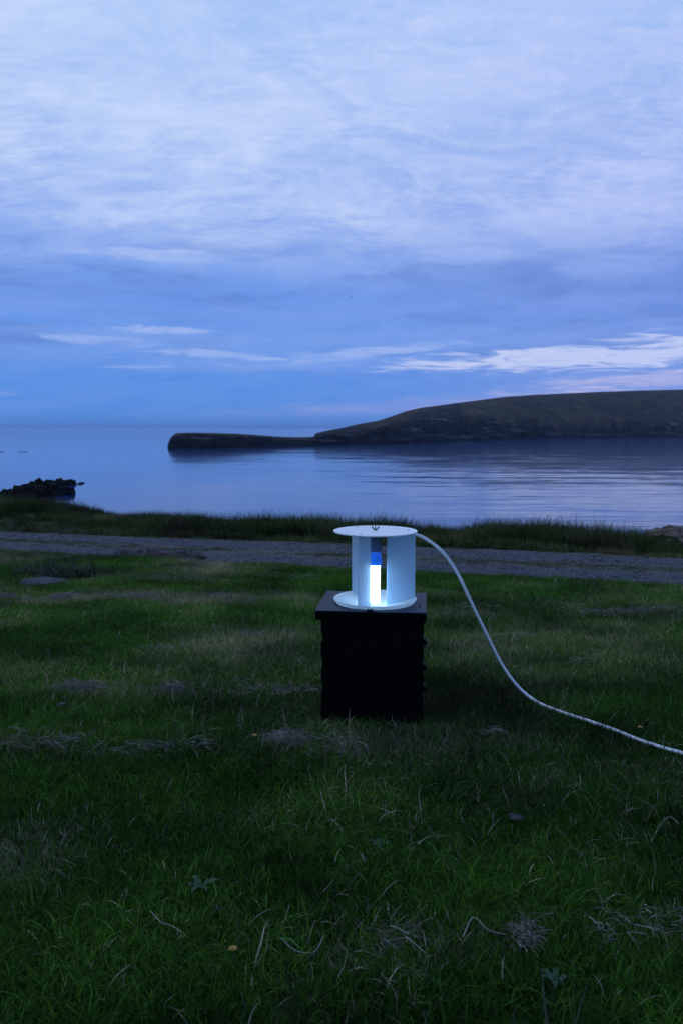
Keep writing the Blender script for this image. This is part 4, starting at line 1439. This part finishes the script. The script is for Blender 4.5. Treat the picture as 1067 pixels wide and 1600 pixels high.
for i in range(6):
    a = math.pi + math.pi * (i + 0.5) / 6
    c_, s_ = math.cos(a), math.sin(a)
    r = bmesh.ops.create_cube(bm, size=1)
    for v in r['verts']:
        q_ = Vector((v.co.x * 0.0012, v.co.y * 0.004, v.co.z * 0.016))
        v.co = Vector((c_ * (0.0205 + q_.x) - s_ * q_.y, s_ * (0.0205 + q_.x) + c_ * q_.y, 0.505 - LID_Z + q_.z))
bm_obj('grip', bm, M_cap, cp)
# the tube: folded limbs inside a rounded sleeve
bm = bmesh.new()
zt_, zb_ = 0.4868 - LID_Z, 0.3560 - LID_Z
rr = lathe(bm, [(0.0165, zt_), (0.0165, zt_ - 0.03), (0.0158, zb_ + 0.012), (0.0150, zb_ + 0.005), (0.0120, zb_ + 0.0012), (0.006, zb_)], 28)
cap(bm, rr[0], True); cap(bm, rr[-1], False)
bmesh.ops.recalc_face_normals(bm, faces=bm.faces)
bm_obj('glowing_tube', bm, M_tube, T, smooth=True)


# ------------------------------------------------------------------ white cable
def at_dist(px, py, d):
    r = ray(px, py); k_ = d / r[1]
    return (r[0] * k_, d, CAM_Z + r[2] * k_)
c_px = [(636, 837, 2.735), (648, 835.5, 2.73), (660, 839.5, 2.73), (672, 847, 2.73), (686, 858, 2.73), (700, 874, 2.735), (712, 893, 2.74), (722, 912, 2.74), (736, 943, 2.745), (748, 968, 2.75), (760, 993, 2.75), (780, 1033, 2.75),
        (800, 1063, 2.745), (820, 1084, 2.74), (844, 1100, None), (880, 1114, None), (920, 1127, None), (960, 1141, None), (1000, 1157, None), (1040, 1170, None), (1067, 1177, None), (1120, 1192, None), (1200, 1225, None), (1320, 1290, None)]
pts = []
for px, py, d in c_px:
    if d is None:
        # lies on top of the sward
        r = ray(px, py)
        t_ = np.linspace(1.2, 6, 2400)
        zz = CAM_Z + r[2] * t_ - (height(r[0] * t_, r[1] * t_, False) + 0.028)
        i = int(np.argmax(zz < 0)); d = float(r[1] * t_[i])
    pts.append(at_dist(px, py, d))
V, Fc = tube_mesh(spline(pts, 8), 0.0053, 14)
me = bpy.data.meshes.new('power_cable'); me.from_pydata(V, [], Fc)
o = link('power_cable', me, M_cable, smooth=True)
tag(o, 'white power cable arching from the trap down onto the grass at right', 'cable')


# ------------------------------------------------------------------ a lone bird far off
d = 150.0
bx, by, bz = at_dist(548, 463.5, d)
bm = bmesh.new()
V = [(-0.32, 0, 0.06), (-0.15, 0.05, 0.10), (0, 0.08, 0), (0.15, 0.05, 0.10), (0.32, 0, 0.06), (0.14, -0.06, 0.08), (-0.14, -0.06, 0.08)]
rr = lathe(bm, [(0.005, -0.25), (0.04, -0.15), (0.05, 0), (0.035, 0.12), (0.01, 0.2)], 8); cap(bm, rr[0], True); cap(bm, rr[-1])
for v in bm.verts: v.co = Vector((v.co.x, v.co.z, v.co.y))
for s in (-1, 1):
    top = [bm.verts.new((s * x, y, z)) for x, y, z in [(0.02, 0.08, 0.01), (0.16, 0.06, 0.09), (0.34, -0.02, 0.04), (0.15, -0.06, 0.08), (0.02, -0.06, 0.01)]]
    bot = [bm.verts.new((s * x, y, z - 0.012)) for x, y, z in [(0.02, 0.08, 0.01), (0.16, 0.06, 0.09), (0.34, -0.02, 0.04), (0.15, -0.06, 0.08), (0.02, -0.06, 0.01)]]
    bm.faces.new(top); bm.faces.new(list(reversed(bot)))
    for i in range(5): bm.faces.new((top[i], bot[i], bot[(i + 1) % 5], top[(i + 1) % 5]))
bmesh.ops.recalc_face_normals(bm, faces=bm.faces)
o = bm_obj('bird', bm, M_bird, loc=(bx, by, bz)); o.rotation_euler = (0, R(10), R(30))
tag(o, 'tiny dark bird flying high in the middle of the sky', 'bird')
